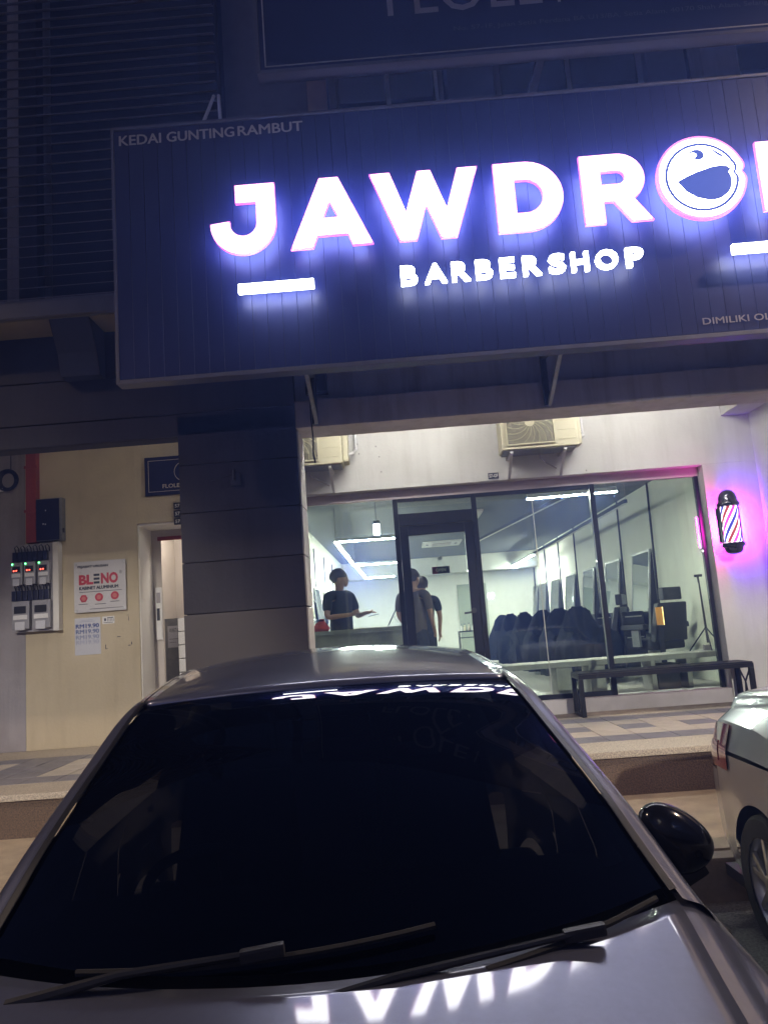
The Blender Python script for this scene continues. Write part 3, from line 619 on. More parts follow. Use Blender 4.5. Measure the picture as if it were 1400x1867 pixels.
# ================================================================== WALKWAY FITTINGS
def condenser(x0, label):
    t = thing('air_conditioner', label, 'air conditioner', (x0+.4, 8.05, 3.36), 'outdoor condensers')
    y0, y1, z0, z1 = 7.90, 8.21, 3.378, 3.93
    MB().box(x0, x0+.80, y0, y1, z0, z1).build('case', M['cream'], t, bevel=.014)
    part('base_pan', M['galv'], t, (x0+.02, x0+.78, y0+.03, y1-.01, z0-.012, z0-.0005))
    MB().box(x0+.80, x0+.86, y0+.10, y1, z0+.03, z1-.08).build('valve_cover', M['cream'], t, bevel=.02)
    gx, gz, gr = x0+.305, 3.655, .24
    MB().box(x0+.055, x0+.555, y0-.012, y0-.0005, z0+.045, z1-.03).build('fan_opening', mat('fan_dark', (.06, .058, .045), .8), t, bevel=.003)
    g = MB(); half = .247
    for (a, b, c_, d) in ((x0+.05, x0+.56, z0+.038, z0+.052), (x0+.05, x0+.56, z1-.038, z1-.024)): g.box(a, b, y0-.024, y0-.010, c_, d)
    for (a, b) in ((x0+.05, x0+.064), (x0+.546, x0+.56)): g.box(a, b, y0-.0235, y0-.010, z0+.052, z1-.038)
    def clipw(pts):
        out = []; cur = []
        for p in pts:
            ok = x0+.06 < p[0] < x0+.55 and z0+.045 < p[2] < z1-.03
            if ok: cur.append(p)
            elif len(cur) > 1: out.append(cur); cur = []
            else: cur = []
        if len(cur) > 1: out.append(cur)
        return out
    for k in range(24):
        r = .05+k*.0125
        for seg in clipw([(gx+r*math.cos(a*math.pi/32), y0-.017, gz+r*math.sin(a*math.pi/32)) for a in range(65)]): g.tube(seg, .0028, 4, cap=False)
    for k in range(18):
        a0 = k*2*math.pi/18
        for seg in clipw([(gx+(.045+.30*q/14)*math.cos(a0-.9*(q/14)**1.2), y0-.02, gz+(.045+.30*q/14)*math.sin(a0-.9*(q/14)**1.2)) for q in range(15)]): g.tube(seg, .0034, 4, cap=False)
    g.build('fan_guard', M['cream'], t)
    MB().lathe((gx, y0-.024, gz), [(.05, 0), (.05, .008)], 20, 'y').build('hub_cap', M['cream'], t)
    for k in range(4): part('louvre_rib', M['cream'], t, (x0+.59, x0+.77, y0-.006, y0-.0005, 3.45+k*.10, 3.456+k*.10), bevel=.002)
    MB().tube([(x0+.83, y0+.2, z0+.12), (x0+.90, y0+.22, z0+.14), (x0+.93, y1+.06, z0+.22), (x0+.93, y1+.07, 4.11)], .018, 8).build('refrigerant_pipe', M['white'], t, smooth=True)
    MB().tube([(x0+.42, y0+.2, z0-.012), (x0+.43, y0+.24, z0-.07), (x0+.5, y1+.06, z0-.09), (x0+.62, y1+.075, z0-.16)], .008, 6).build('drain_hose', M['grey'], t, smooth=True)
    for xx in (x0+.10, x0+.66):
        b = MB(); b.bar((xx, y0+.03, z0-.025), (xx, WY-.004, z0-.025), .03, .022); b.bar((xx, y0+.08, z0-.04), (xx, WY-.006, z0-.235), .028, .014); b.build('support_arm', M['white'], t, bevel=.002)
condenser(1.16, 'cream outdoor condenser mounted on the wall above the window')
condenser(-1.31, 'cream outdoor condenser half hidden behind the dark pillar')
t = thing('security_camera', 'small white security camera under the beam near the barber pole', 'camera', (3.7, 8.2, 3.73))
MB().box(3.655, 3.755, 8.17, 8.297, 3.69, 3.80).build('housing', M['white'], t, bevel=.02); MB().lathe((3.70, 8.155, 3.745), [(.03, 0), (.036, .012), (.036, .02)], 16, 'y').build('lens', M['blackp'], t)

# barber pole
t = thing('barber_pole', 'glowing barber pole with red white and blue spiral stripes on the wall', 'barber pole', (3.487, 8.10, 2.14))
PX, PYY = 3.487, 8.12
m = bpy.data.materials.new('lit_spiral_stripes'); m.use_nodes = True; nt = m.node_tree; b = nt.nodes['Principled BSDF']
tc = nod(nt, 'ShaderNodeTexCoord'); sx = nod(nt, 'ShaderNodeSeparateXYZ'); nt.links.new(tc.outputs['Object'], sx.inputs[0])
at = nod(nt, 'ShaderNodeMath', operation='ARCTAN2'); nt.links.new(sx.outputs[1], at.inputs[0]); nt.links.new(sx.outputs[0], at.inputs[1])
mu = nod(nt, 'ShaderNodeMath', operation='MULTIPLY_ADD'); nt.links.new(at.outputs[0], mu.inputs[0]); mu.inputs[1].default_value = -3/(2*math.pi)
mz = nod(nt, 'ShaderNodeMath', operation='MULTIPLY'); nt.links.new(sx.outputs[2], mz.inputs[0]); mz.inputs[1].default_value = 3.3; nt.links.new(mz.outputs[0], mu.inputs[2])
m4 = nod(nt, 'ShaderNodeMath', operation='MULTIPLY'); nt.links.new(mu.outputs[0], m4.inputs[0]); m4.inputs[1].default_value = 3.0
fc = nod(nt, 'ShaderNodeMath', operation='FRACT'); nt.links.new(mu.outputs[0], fc.inputs[0])
rp = nod(nt, 'ShaderNodeValToRGB'); rp.color_ramp.interpolation = 'CONSTANT'; el = rp.color_ramp.elements
cols = [(0, (2, 1.9, 2)), (.13, (.75, .03, .45)), (.33, (2, 1.9, 2)), (.46, (.30, .015, .03)), (.66, (2, 1.9, 2)), (.79, (.02, .02, .35)), (.995, (2, 1.9, 2))]
el[0].position = 0; el[0].color = (*cols[0][1], 1); el[1].position = cols[1][0]; el[1].color = (*cols[1][1], 1)
for p_, c_ in cols[2:]: e_ = el.new(p_); e_.color = (*c_, 1)
nt.links.new(fc.outputs[0], rp.inputs[0]); nt.links.new(rp.outputs[0], b.inputs['Emission Color']); b.inputs['Emission Strength'].default_value = 1.0
b.inputs['Roughness'].default_value = .15; b.inputs['Base Color'].default_value = (.1, .1, .1, 1)
cyl = MB().lathe((0, 0, 0), [(.086, -.185), (.086, .185)], 40)
co = cyl.build('striped_cylinder', m, t, smooth=True, local=True); co.location = (0, .02, .305)
dm = mat('dark_gloss_dome', (.035, .03, .05), .12, metal=.5, coat=1)
MB().lathe((PX, PYY, 2.63), [(.09, 0), (.112, .006), (.116, .03), (.108, .05), (.098, .06), (.094, .10), (.08, .14), (.055, .17), (.02, .183), (.002, .185)], 32).build('top_dome', dm, t, smooth=True)
MB().lathe((PX, PYY, 2.255), [(.09, 0), (.112, -.006), (.116, -.03), (.108, -.045), (.096, -.052), (.09, -.08), (.074, -.105), (.045, -.12), (.002, -.125)], 32).build('bottom_dome', dm, t, smooth=True)
part('side_bracket', M['blackp'], t, (PX-.112, PX-.098, 8.10, 8.14, 2.26, 2.66), (PX-.12, PX-.096, 8.085, 8.099, 2.42, 2.47), bevel=.003)
part('glow_divider', M['blackp'], t, (PX-.028, PX+.028, 8.21, 8.297, 2.24, 2.66), bevel=.003)  # divider added to keep the pink and violet wall glow apart
for s_, c_, st in ((-1, (1, .012, .60), 250), (1, (.20, .012, 1), 800)):
    q_ = MB().add([(PX+s_*.103-.017, 8.165, 2.27), (PX+s_*.103+.017, 8.165, 2.27), (PX+s_*.103+.017, 8.165, 2.62), (PX+s_*.103-.017, 8.165, 2.62)], [(0, 1, 2, 3)]).build('side_light', emis('pole_light_%d' % (s_+1), c_, st), t)
    part('light_shield', M['blackp'], q_, (PX+s_*.103-.02, PX+s_*.103+.02, 8.150, 8.163, 2.26, 2.63))  # shield added so the strip lights only the wall behind
MB().tube([(PX-.09, 8.14, 2.64), (PX-.125, 8.12, 2.6), (PX-.115, 8.12, 2.5), (PX-.10, 8.12, 2.46)], .006, 6).build('cable', M['blackp'], t)

# fluorescent batten on the walkway ceiling, out of sight above the beam
def batten(x, y, z, label, L=1.2):
    t = thing('batten_lamp', label, 'lamp', (x, y, z), 'batten lamps')
    part('body', M['white'], t, (x-L/2, x+L/2, y-.03, y+.03, z+.02, z+.07), bevel=.004)
    MB().tube([(x-L/2+.03, y, z), (x+L/2-.03, y, z)], .014, 10).build('tube', M['tube'], t)
    part('end_cap', M['white'], t, (x-L/2, x-L/2+.028, y-.02, y+.02, z-.02, z+.019), (x+L/2-.028, x+L/2, y-.02, y+.02, z-.02, z+.019))
batten(.1, 6.95, 4.04, 'fluorescent batten lamp on the walkway ceiling near the left condenser')
batten(2.5, 6.95, 4.04, 'fluorescent batten lamp on the walkway ceiling near the barber pole')

# bench
t = thing('bench', 'long low black metal bench in front of the shop window', 'bench', (2.55, 8.1, ZP))
bx0, bx1, by0, by1, bz = 1.69, 3.43, 7.92, 8.29, 1.04
part('top_frame', M['blackm'], t, (bx0, bx1, by0, by0+.045, bz-.05, bz-.006), (bx0, bx1, by1-.045, by1, bz-.05, bz-.006), (bx0, bx0+.045, by0+.045, by1-.045, bz-.05, bz-.006), (bx1-.045, bx1, by0+.045, by1-.045, bz-.05, bz-.006), bevel=.003)
for k in range(4):
    y = by0+.008+k*.09; part('seat_slat', M['blackm'], t, (bx0+.003, bx1-.003, y, y+.083, bz-.005, bz+.008), bevel=.003)
for x in (bx0, bx1-.045):
    for y in (by0, by1-.045): part('leg', M['blackm'], t, (x, x+.045, y, y+.045, ZP, bz-.051), bevel=.003)
    part('foot_rail', M['blackm'], t, (x+.002, x+.043, by0+.046, by1-.046, ZP, ZP+.03), bevel=.003)
    xm = x+.022; b = MB(); b.bar((xm, by0+.05, bz-.06), (xm, by0+.19, ZP+.22), .012); b.bar((xm, by1-.05, bz-.06), (xm, by0+.19, ZP+.22), .012); b.bar((xm, by0+.14, ZP+.02), (xm, by0+.19, ZP+.22), .012); b.bar((xm, by1-.14, ZP+.02), (xm, by0+.19, ZP+.22), .012); b.build('end_brace', M['blackm'], t)

# ================================================================== SHOP INTERIOR
FZ, CZ, BW = .72, 3.45, 21.7
IX0, IX1 = -1.57, 3.70
t = thing('shop_room', 'long bright barbershop room with white walls and charcoal ceiling', 'room', (1, 15, FZ))
part('floor', M['floor'], t, (IX0, IX1, 8.6, BW, FZ-.1, FZ))
part('ceiling', M['ceil'], t, (IX0, IX1, 8.6, BW, CZ, CZ+.1))
part('wall', M['innerwall'], t, (IX0-.13, IX0, 8.6, BW, FZ-.1, CZ+.1))
part('wall', M['innerwall'], t, (IX1, IX1+.13, 8.6, BW, FZ-.1, CZ+.1))
part('wall', M['innerwall'], t, (IX0-.13, IX1+.13, BW, BW+.1, FZ-.1, CZ+.1))
part('bulkhead', M['innerwall'], t, (IX0, IX1, 8.605, 8.85, 3.14, CZ-.001))
part('back_door', M['greenish'], t, (1.55, 2.35, BW-.05, BW-.002, FZ, 2.70), bevel=.004)
part('ceiling_beam', M['innerwall'], t, (IX0, IX1, BW-.8, BW-.002, 3.0, CZ-.001))
for i, x in enumerate((10.6, 12.4, 14.2, 16, 17.8, 19.6)): part('wall_strip', M['blackm'], t, (IX0+.001, IX0+.02, x, x+.05, FZ, 3.2))
ORD = ['nearest', 'second nearest', 'third nearest', 'fourth', 'fifth', 'sixth', 'farthest']
YS = [11.82, 13.45, 15.18, 16.87, 18.6, 20.3, 21.35]
for i in range(7):
    y0, y1 = YS[i]-.42, YS[i]+.42
    if i == 6: y0, y1 = 21.1, 21.6
    t = thing('wall_mirror', ORD[i]+' tall leaning mirror on the right wall of the shop', 'mirror', (3.55, YS[i], 1.4), 'leaning mirrors')
    g = MB(); a = .10
    g.add([(3.66-.14, y0, 1.30), (3.66-.14, y1, 1.30), (3.66, y1, 2.49), (3.66, y0, 2.49)], [(0,1,2,3)]); g.build('mirror_glass', M['mirror'], t)
    f = MB(); P4 = [(3.665-.14, y0, 1.30), (3.665-.14, y1, 1.30), (3.665, y1, 2.49), (3.665, y0, 2.49)]
    for q in range(4): f.bar(P4[q], P4[(q+1) % 4], .026, .03)
    f.build('mirror_frame', M['alu'], t)
    f = MB(); f.add([(3.67-.14, y0-.01, 1.3), (3.67-.14, y1+.01, 1.3), (3.69, y1+.01, 2.46), (3.69, y0-.01, 2.46), (3.69, y0-.01, 1.3), (3.69, y1+.01, 1.3)], [(0,1,2,3), (0,3,4), (1,5,2), (0,4,5,1)]); f.build('mirror_back', M['blackp'], t)
for i, y in enumerate([11.17, 12.79, 14.45, 16.15, 17.84, 19.57, 21.31]):
    t = thing('cable_pole', ORD[i]+' thin black cable pole on the right wall of the shop', 'pole', (3.64, y, 1.6), 'black cable poles')
    MB().tube([(3.67, y, CZ), (3.64, y+.02, 1.7)], .016, 8).build('pole', M['blackm'], t); MB().lathe((3.64, y+.02, 1.62), [(.03, 0), (.04, .03), (.03, .08)], 10).build('socket', M['blackp'], t)
# black station cabinets
for i in range(6):
    y = YS[i]; t = thing('station_cabinet', ORD[i]+' black barber station cabinet with drawers along the right wall', 'cabinet', (3.42, y, FZ), 'station cabinets')
    MB().box(3.18, 3.50, y-.32, y+.32, FZ, 1.62).build('case', M['blackm'], t, bevel=.008)
    for k in range(3):
        d = part('drawer', M['blackp'], t, (3.19, 3.49, y-.335, y-.321, 1.44-.15*k, 1.57-.15*k), bevel=.003); part('pull', M['alu'], d, (3.22, 3.46, y-.345, y-.336, 1.54-.15*k, 1.556-.15*k))
    part('door', M['blackp'], t, (3.19, 3.335, y-.333, y-.321, FZ+.06, 1.12), bevel=.003); part('door', M['blackp'], t, (3.345, 3.49, y-.333, y-.321, FZ+.06, 1.12), bevel=.003)
# covered barber chairs down the room
def covered_chair(x, y, label, seed):
    rnd = random.Random(seed); t = thing('covered_barber_chair', label, 'barber chair', (x, y, FZ), 'barber chairs under black cloths')
    ph = [rnd.uniform(0, 6.28) for _ in range(6)]; NA = 64; P = []; rot = R(-75)+rnd.uniform(-.3, .3)
    def H(u, v):                                            # chair under the cloth: back towards -u, arms, seat
        b = .93*max(0, 1-max(0, abs(u+.24)-.07)/.20)*(1 if abs(v) < .22 else max(0, 1-(abs(v)-.22)/.16)); hr_ = 1.03 if abs(v) < .13 and abs(u+.26) < .09 else 0
        a = .70*max(0, 1-max(0, abs(abs(v)-.28)-.05)/.14) if abs(u) < .3 else 0
        return max(.52, b, a, hr_)
    for k in range(15):
        row = []
        for j in range(NA+1):
            a = 2*math.pi*(j % NA)/NA; ca, sa = math.cos(a), math.sin(a); se = (abs(ca)**3.2+abs(sa)**3.2)**(-1/3.2)
            if k < 9:
                f = k/8; u, v = .40*ca*se*f, .38*sa*se*f; z = FZ+sum(H(u+du, v+dv) for du in (-.05, 0, .05) for dv in (-.05, 0, .05))/9+.012*math.sin(23*u+ph[0])*math.sin(19*v+ph[1])
                top = z
            else:
                g_ = (k-8)/6; fold = 1+(.05+.12*g_)*((1-2*abs(math.sin(5*a+ph[2]+.5*g_)))*.55+(1-2*abs(math.sin(8.5*a+ph[3])))*.35); u, v = .42*ca*se*fold, .40*sa*se*fold
                zt_ = P[8][j][2]; z = zt_+(FZ+.06-zt_)*g_**.9
            row.append((x+u*math.cos(rot)-v*math.sin(rot), y+u*math.sin(rot)+v*math.cos(rot), z))
        P.append(row)
    g = MB(); g.grid(P); g.build('cloth', M['blackcloth'], t, smooth=True)
    b = MB(); b.tube([(x-.16, y-.52, FZ+.02), (x-.16, y-.52, FZ+.20), (x-.16, y-.30, FZ+.24)], .012, 6); b.tube([(x+.16, y-.52, FZ+.02), (x+.16, y-.52, FZ+.20), (x+.16, y-.30, FZ+.24)], .012, 6); b.build('footrest', M['alu'], t)
    MB().lathe((x, y, FZ), [(.27, 0), (.27, .03), (.06, .06), (.05, .2)], 24).build('base', M['alu'], t)
cx = [(2.42, 10.7), (2.36, 11.8), (2.30, 13.0), (2.30, 14.3), (2.26, 15.8), (2.24, 17.4)]
names = ['nearest', 'second nearest', 'third nearest', 'fourth', 'fifth', 'farthest']
for i, (x, y) in enumerate(cx): covered_chair(x+.05, y, names[i]+' barber chair shrouded in a black cloth', 30+i)
# uncovered barber chairs near the window
def barber_chair(x, y, rz, label):
    t = thing('barber_chair', label, 'barber chair', (x, y, FZ), 'uncovered barber chairs'); L = dict(local=True)
    MB().lathe((0, 0, 0), [(.28, 0), (.28, .03), (.07, .06), (.06, .38)], 24).build('base', M['alu'], t, **L)
    MB().box(-.26, .26, -.28, .24, .40, .54).build('seat', M['leather'], t, bevel=.04, seg=3, **L)
    MB().add([(-.25,.20,.50),(.25,.20,.50),(.25,.31,.50),(-.25,.31,.50),(-.22,.32,.98),(.22,.32,.98),(.22,.41,.98),(-.22,.41,.98)], [(3,2,1,0),(4,5,6,7),(0,1,5,4),(1,2,6,5),(2,3,7,6),(3,0,4,7)]).build('backrest', M['leather'], t, bevel=.03, seg=3, **L)
    MB().box(-.14, .14, .33, .43, 1.01, 1.17).build('headrest', M['leather'], t, bevel=.025, seg=3, **L)
    for s in (-1, 1): MB().box(s*.31-.045, s*.31+.045, -.22, .24, .66, .73).build('armrest', M['leather'], t, bevel=.02, seg=3, **L); MB().box(s*.31-.015, s*.31+.015, -.05, .1, .45, .66).build('arm_support', M['alu'], t, **L)
    MB().box(-.2, .2, -.62, -.5, .08, .11).build('footrest', M['alu'], t, bevel=.01, **L)
    t.rotation_euler = (0, 0, rz)
barber_chair(3.22, 10.2, R(-160), 'uncovered black barber chair in the right corner behind the window')
barber_chair(2.95, 12.0, R(-120), 'uncovered black barber chair beside the station cabinets')
t = thing('amber_panel', 'small amber lit panel leaning beside the black barber chair', 'panel', (3.16, 9.77, FZ))
part('panel', mat('amber_acrylic', (.45, .20, .03), .3, emit=(1, .42, .05), es=.08), t, (3.12, 3.20, 9.75, 9.77, 1.43, 1.65), bevel=.003); part('edge', emis('amber_edge', (1, .55, .15), 2.5), t, (3.2005, 3.209, 9.75, 9.77, 1.43, 1.65)); part('stand', M['blackm'], t, (3.13, 3.19, 9.771, 9.80, FZ, 1.40))
# concrete bench behind the glass
t = thing('concrete_bench', 'low grey concrete bench inside behind the window', 'bench', (2.4, 9.1, FZ))
part('slab', M['concrete'], t, (1.02, 3.66, 8.95, 9.42, 1.055, 1.115), bevel=.006)
for x in (1.68, 2.05, 2.75, 3.15): part('support', M['concrete'], t, (x, x+(.18 if x < 2.5 else .05), 9.0, 9.38, FZ, 1.054), bevel=.005)
t = thing('floor_boxes', 'dark storage crate under the concrete bench', 'crate', (3.0, 9.3, FZ))
part('crate', M['blackp'], t, (2.84, 3.1, 9.1, 9.4, FZ, .98), bevel=.01); part('lid', M['blackm'], t, (2.83, 3.11, 9.09, 9.41, .981, 1.0), bevel=.004)
t = thing('phone_tripod', 'black tripod with phone clamp standing on the concrete bench', 'tripod', (3.47, 9.2, 1.115))
MB().tube([(3.50, 9.2, 1.20), (3.485, 9.2, 1.90)], [.016, .009], 8).build('column', M['blackm'], t)
for a in (.4, 2.6, 4.6): MB().tube([(3.495, 9.2, 1.38), (3.495+.22*math.cos(a), 9.2+.16*math.sin(a), 1.118)], .008, 6).build('leg', M['blackm'], t)
b = MB(); b.box(3.44, 3.53, 9.19, 9.21, 1.965, 1.995); b.tube([(3.485, 9.2, 1.90), (3.48, 9.2, 1.965)], .013, 8); b.build('clamp', M['blackp'], t); part('battery', M['grey'], t, (3.44, 3.52, 9.16, 9.22, 1.116, 1.18), bevel=.004)
# reception counter
t = thing('reception_counter', 'grey concrete reception counter inside the left window', 'counter', (-.6, 9.8, FZ))
part('front', M['concrete'], t, (-1.5, .02, 9.6, 9.70, FZ, 1.61), bevel=.006); part('top', M['concrete'], t, (-1.52, .04, 9.58, 10.0, 1.611, 1.66), bevel=.006)
t = thing('red_bag', 'small red cloth bundle on the left end of the counter', 'bag', (-1.03, 9.75, 1.66))
g = MB(); g.lathe((-1.03, 9.75, 1.66), [(.085, 0), (.1, .03), (.09, .07), (.06, .1), (.03, .13), (.035, .15), (.012, .155)], 14); g.v = [(x+.012*math.sin(z*60+y*40), y+.012*math.cos(z*50), z) for x, y, z in g.v]
g.build('bundle', mat('red_cloth', (.45, .05, .04), .8, var=.3, bump=.3), t, smooth=True); MB().lathe((-1.03, 9.75, 1.785), [(.034, 0), (.036, .01), (.034, .02)], 12).build('tie', M['blackcloth'], t)
t = thing('tablet_stand', 'tilted tablet on a stand on the reception counter', 'tablet', (-.15, 9.8, 1.66))
MB().bar((-.20, 9.8, 1.665), (-.09, 9.8, 1.86), .012, .2, up=(0, 1, 0)).build('tablet', M['blackp'], t); MB().bar((-.03, 9.8, 1.665), (-.13, 9.8, 1.78), .01, .05, up=(0, 1, 0)).build('prop', M['alu'], t)
t = thing('counter_papers', 'flat open magazine lying on the reception counter', 'magazine', (-.45, 9.8, 1.66))
part('page', M['white'], t, (-.6, -.46, 9.68, 9.88, 1.661, 1.668)); part('page', M['paper'], t, (-.459, -.32, 9.68, 9.88, 1.661, 1.667)); part('cover', M['inkd'], t, (-.58, -.50, 9.70, 9.8, 1.6685, 1.6695))
# small wire table with bottles
t = thing('wire_table', 'small black wire side table with bottles deep in the shop', 'table', (1.0, 13.4, FZ))
part('top', M['blackm'], t, (.93, 1.27, 13.4, 13.7, 1.48, 1.50)); part('shelf', M['blackm'], t, (.93, 1.27, 13.4, 13.7, 1.38, 1.39))
for x in (.935, 1.255):
    for y in (13.41, 13.69): MB().tube([(x, y, FZ), (x, y, 1.48)], .008, 6).build('leg', M['blackm'], t)
for i, (x, c_) in enumerate(((.98, 'white'), (1.04, 'cream'), (1.11, 'gold'), (1.18, 'white'), (1.22, 'cream'))):
    b = thing('bottle', ('leftmost', 'second', 'third', 'fourth', 'rightmost')[i]+' of the small bottles on the wire side table', 'bottle', (x, 13.5, 1.5), 'bottles on the wire table')
    MB().lathe((x, 13.5, 1.501), [(.022, 0), (.024, .06), (.01, .08), (.01, .095+.01*(i % 3))], 10).build('flask', M[c_], b, smooth=True); MB().lathe((x, 13.5, 1.597+.01*(i % 3)), [(.012, 0), (.012, .015)], 8).build('cap', M['blackp'], b)
# ceiling cassettes
for i, (x0, x1, y0, y1) in enumerate(((.57, 1.43, 12.5, 13.4), (.54, 1.40, 16.8, 17.8))):
    t = thing('ceiling_cassette', ('nearer', 'farther')[i]+' white air conditioner cassette on the shop ceiling', 'air conditioner', ((x0+x1)/2, (y0+y1)/2, CZ-.04), 'ceiling cassettes')
    part('panel', M['white'], t, (x0, x1, y0, y1, CZ-.035, CZ-.001), bevel=.01); part('grille', M['grey'], t, (x0+.22, x1-.22, y0+.25, y1-.25, CZ-.042, CZ-.0355))
    for k in range(7): part('grille_bar', M['white'], t, (x0+.22, x1-.22, y0+.27+k*(y1-y0-.5)/7, y0+.29+k*(y1-y0-.5)/7, CZ-.047, CZ-.0425))
    part('vent', M['blackp'], t, (x0+.08, x0+.14, y0+.35, y0+.55, CZ-.038, CZ-.0355), (x1-.14, x1-.08, y0+.35, y0+.55, CZ-.038, CZ-.0355))
# LED tracks
def led(label, pts, z, lit=True, wdt=.045, grp='hanging LED bars'):
    t = thing('led_bar', label, 'lamp', (*pts[0], z), grp)
    for p, q in zip(pts, pts[1:]):
        b = MB(); b.bar((*p, z+.03), (*q, z+.03), wdt, .05); b.build('housing', M['white'] if lit else M['frame'], t)
        d = (Vector(q)-Vector(p)).normalized(); g = MB(); g.bar((*p, z), (*q, z), wdt-.004, .008); g.build('diffuser', M['led'] if lit else M['white'], t)
    for p in pts: MB().tube([(*p, z+.05), (*p, CZ)], .003, 5).build('wire', M['grey'], t)
led('nearest glowing LED ladder bar over the reception counter', [(-.03, 11.4), (-.91, 11.35), (-.92, 15.7)], 2.95)
led('second glowing LED bar crossing behind the reception counter', [(-.04, 15.75), (-.9, 15.72), (-.88, 19.8)], 2.951)
led('farthest short LED bar at the left of the shop', [(-.15, 19.85), (-.86, 19.83)], 2.95)
led('glowing LED bar just behind the top of the right window pane', [(1.56, 9.05), (2.60, 9.0)], 3.02)
led('glowing LED bar along the back of the right wall', [(3.03, 17.5), (3.02, 21.0)], 3.04)
led('glowing LED bar low across the back wall', [(2.98, 21.0), (2.1, 21.0)], 3.041)
led('unlit black track running along the right wall', [(3.05, 10.2), (3.04, 17.45)], 3.04, False)
led('unlit grey track across the middle of the ceiling', [(2.55, 10.4), (1.55, 17.0)], 3.3, False)
t = thing('pendant_lamp', 'glowing cylindrical pendant lamp above the counter', 'lamp', (-.25, 9.6, 2.8))
MB().tube([(-.25, 9.6, 2.975), (-.245, 9.6, CZ)], .003, 5).build('cord', M['blackp'], t); MB().lathe((-.25, 9.6, 2.935), [(.042, 0), (.042, .045)], 18).build('cap', M['galv'], t); MB().lathe((-.25, 9.6, 2.80), [(.036, 0), (.04, .01), (.04, .134)], 18).build('shade', M['pend'], t, smooth=True)
t = thing('wall_clock', 'small white digital figures glowing on the back wall', 'clock', (2.43, 21.65, 2.2))
text('09', 2.36, 2.56, 2.225, 2.42, 21.66, t, emis('lit_digit', (.9, 1, .98), 2.0)); part('base', M['white'], t, (2.34, 2.56, 21.66, 21.69, 2.18, 2.195))
t = thing('product_shelf', 'white wall shelf with small products at the left wall', 'shelf', (-1.5, 10.5, 1.6))
for k in range(3): part('board', M['white'], t, (-1.565, -1.40, 11.4, 12.6, 1.55+.3*k, 1.57+.3*k), bevel=.002)
for i in range(3):
    y = 14.2+i*1.7; t = thing('left_mirror', ('nearest', 'middle', 'farthest')[i]+' tall mirror leaning on the left wall of the shop', 'mirror', (-1.5, y, 1.3), 'left wall mirrors')
    g = MB(); g.add([(-1.40, y-.4, 1.2), (-1.40, y+.4, 1.2), (-1.54, y+.4, 2.45), (-1.54, y-.4, 2.45)], [(0,1,2,3)]); g.build('mirror_glass', M['mirror'], t)
    f = MB(); P4 = [(-1.405, y-.4, 1.2), (-1.405, y+.4, 1.2), (-1.545, y+.4, 2.45), (-1.545, y-.4, 2.45)]
    for q in range(4): f.bar(P4[q], P4[(q+1) % 4], .026, .03)
    f.build('mirror_frame', M['alu'], t)

# ================================================================== PEOPLE
def skin(name, chains, m, parent, sub=2, root=0):
    """chains: list of [(point, radius), ...]; equal first points are merged; grown with a Skin modifier into one surface"""
    vs, rs, es, key = [], [], [], {}
    def vid(p, r):
        k = tuple(round(c, 4) for c in p)
        if k not in key: key[k] = len(vs); vs.append(p); rs.append(r)
        return key[k]
    for ch in chains:
        ids = [vid(p, r) for p, r in ch]; es += list(zip(ids, ids[1:]))
    me = bpy.data.meshes.new(name); me.from_pydata(vs, es, []); o = bpy.data.objects.new(name, me); COL.objects.link(o)
    sm = o.modifiers.new('skin', 'SKIN'); sm.use_smooth_shade = True
    lay = me.skin_vertices[0] if me.skin_vertices else None
    if lay is None:
        bpy.context.view_layer.objects.active = o; lay = me.skin_vertices[0]
    for i, d in enumerate(lay.data):
        r = rs[i]; d.radius = r if isinstance(r, tuple) else (r, r); d.use_root = (i == root)
    ss = o.modifiers.new('sub', 'SUBSURF'); ss.levels = sub; ss.render_levels = sub
    dg = bpy.context.evaluated_depsgraph_get(); me2 = bpy.data.meshes.new_from_object(o.evaluated_get(dg))
    bpy.data.objects.remove(o, do_unlink=True)
    for p in me2.polygons: p.use_smooth = True
    me2.materials.clear(); me2.materials.append(m); me2.name = name
    q = bpy.data.objects.new(name, me2); link(q, parent); return q
def ell(c, r, n=16, k=10, fn=None):
    mb = MB(); P = []
    for i in range(k+1):
        th = math.pi*i/k; row = []
        for j in range(n+1):
            a = 2*math.pi*(j % n)/n; p = Vector((math.sin(th)*math.cos(a), math.sin(th)*math.sin(a), math.cos(th)))
            if fn: p = fn(p)
            row.append((c[0]+p.x*r[0], c[1]+p.y*r[1], c[2]+p.z*r[2]))
        P.append(row)
    return mb.grid(P)
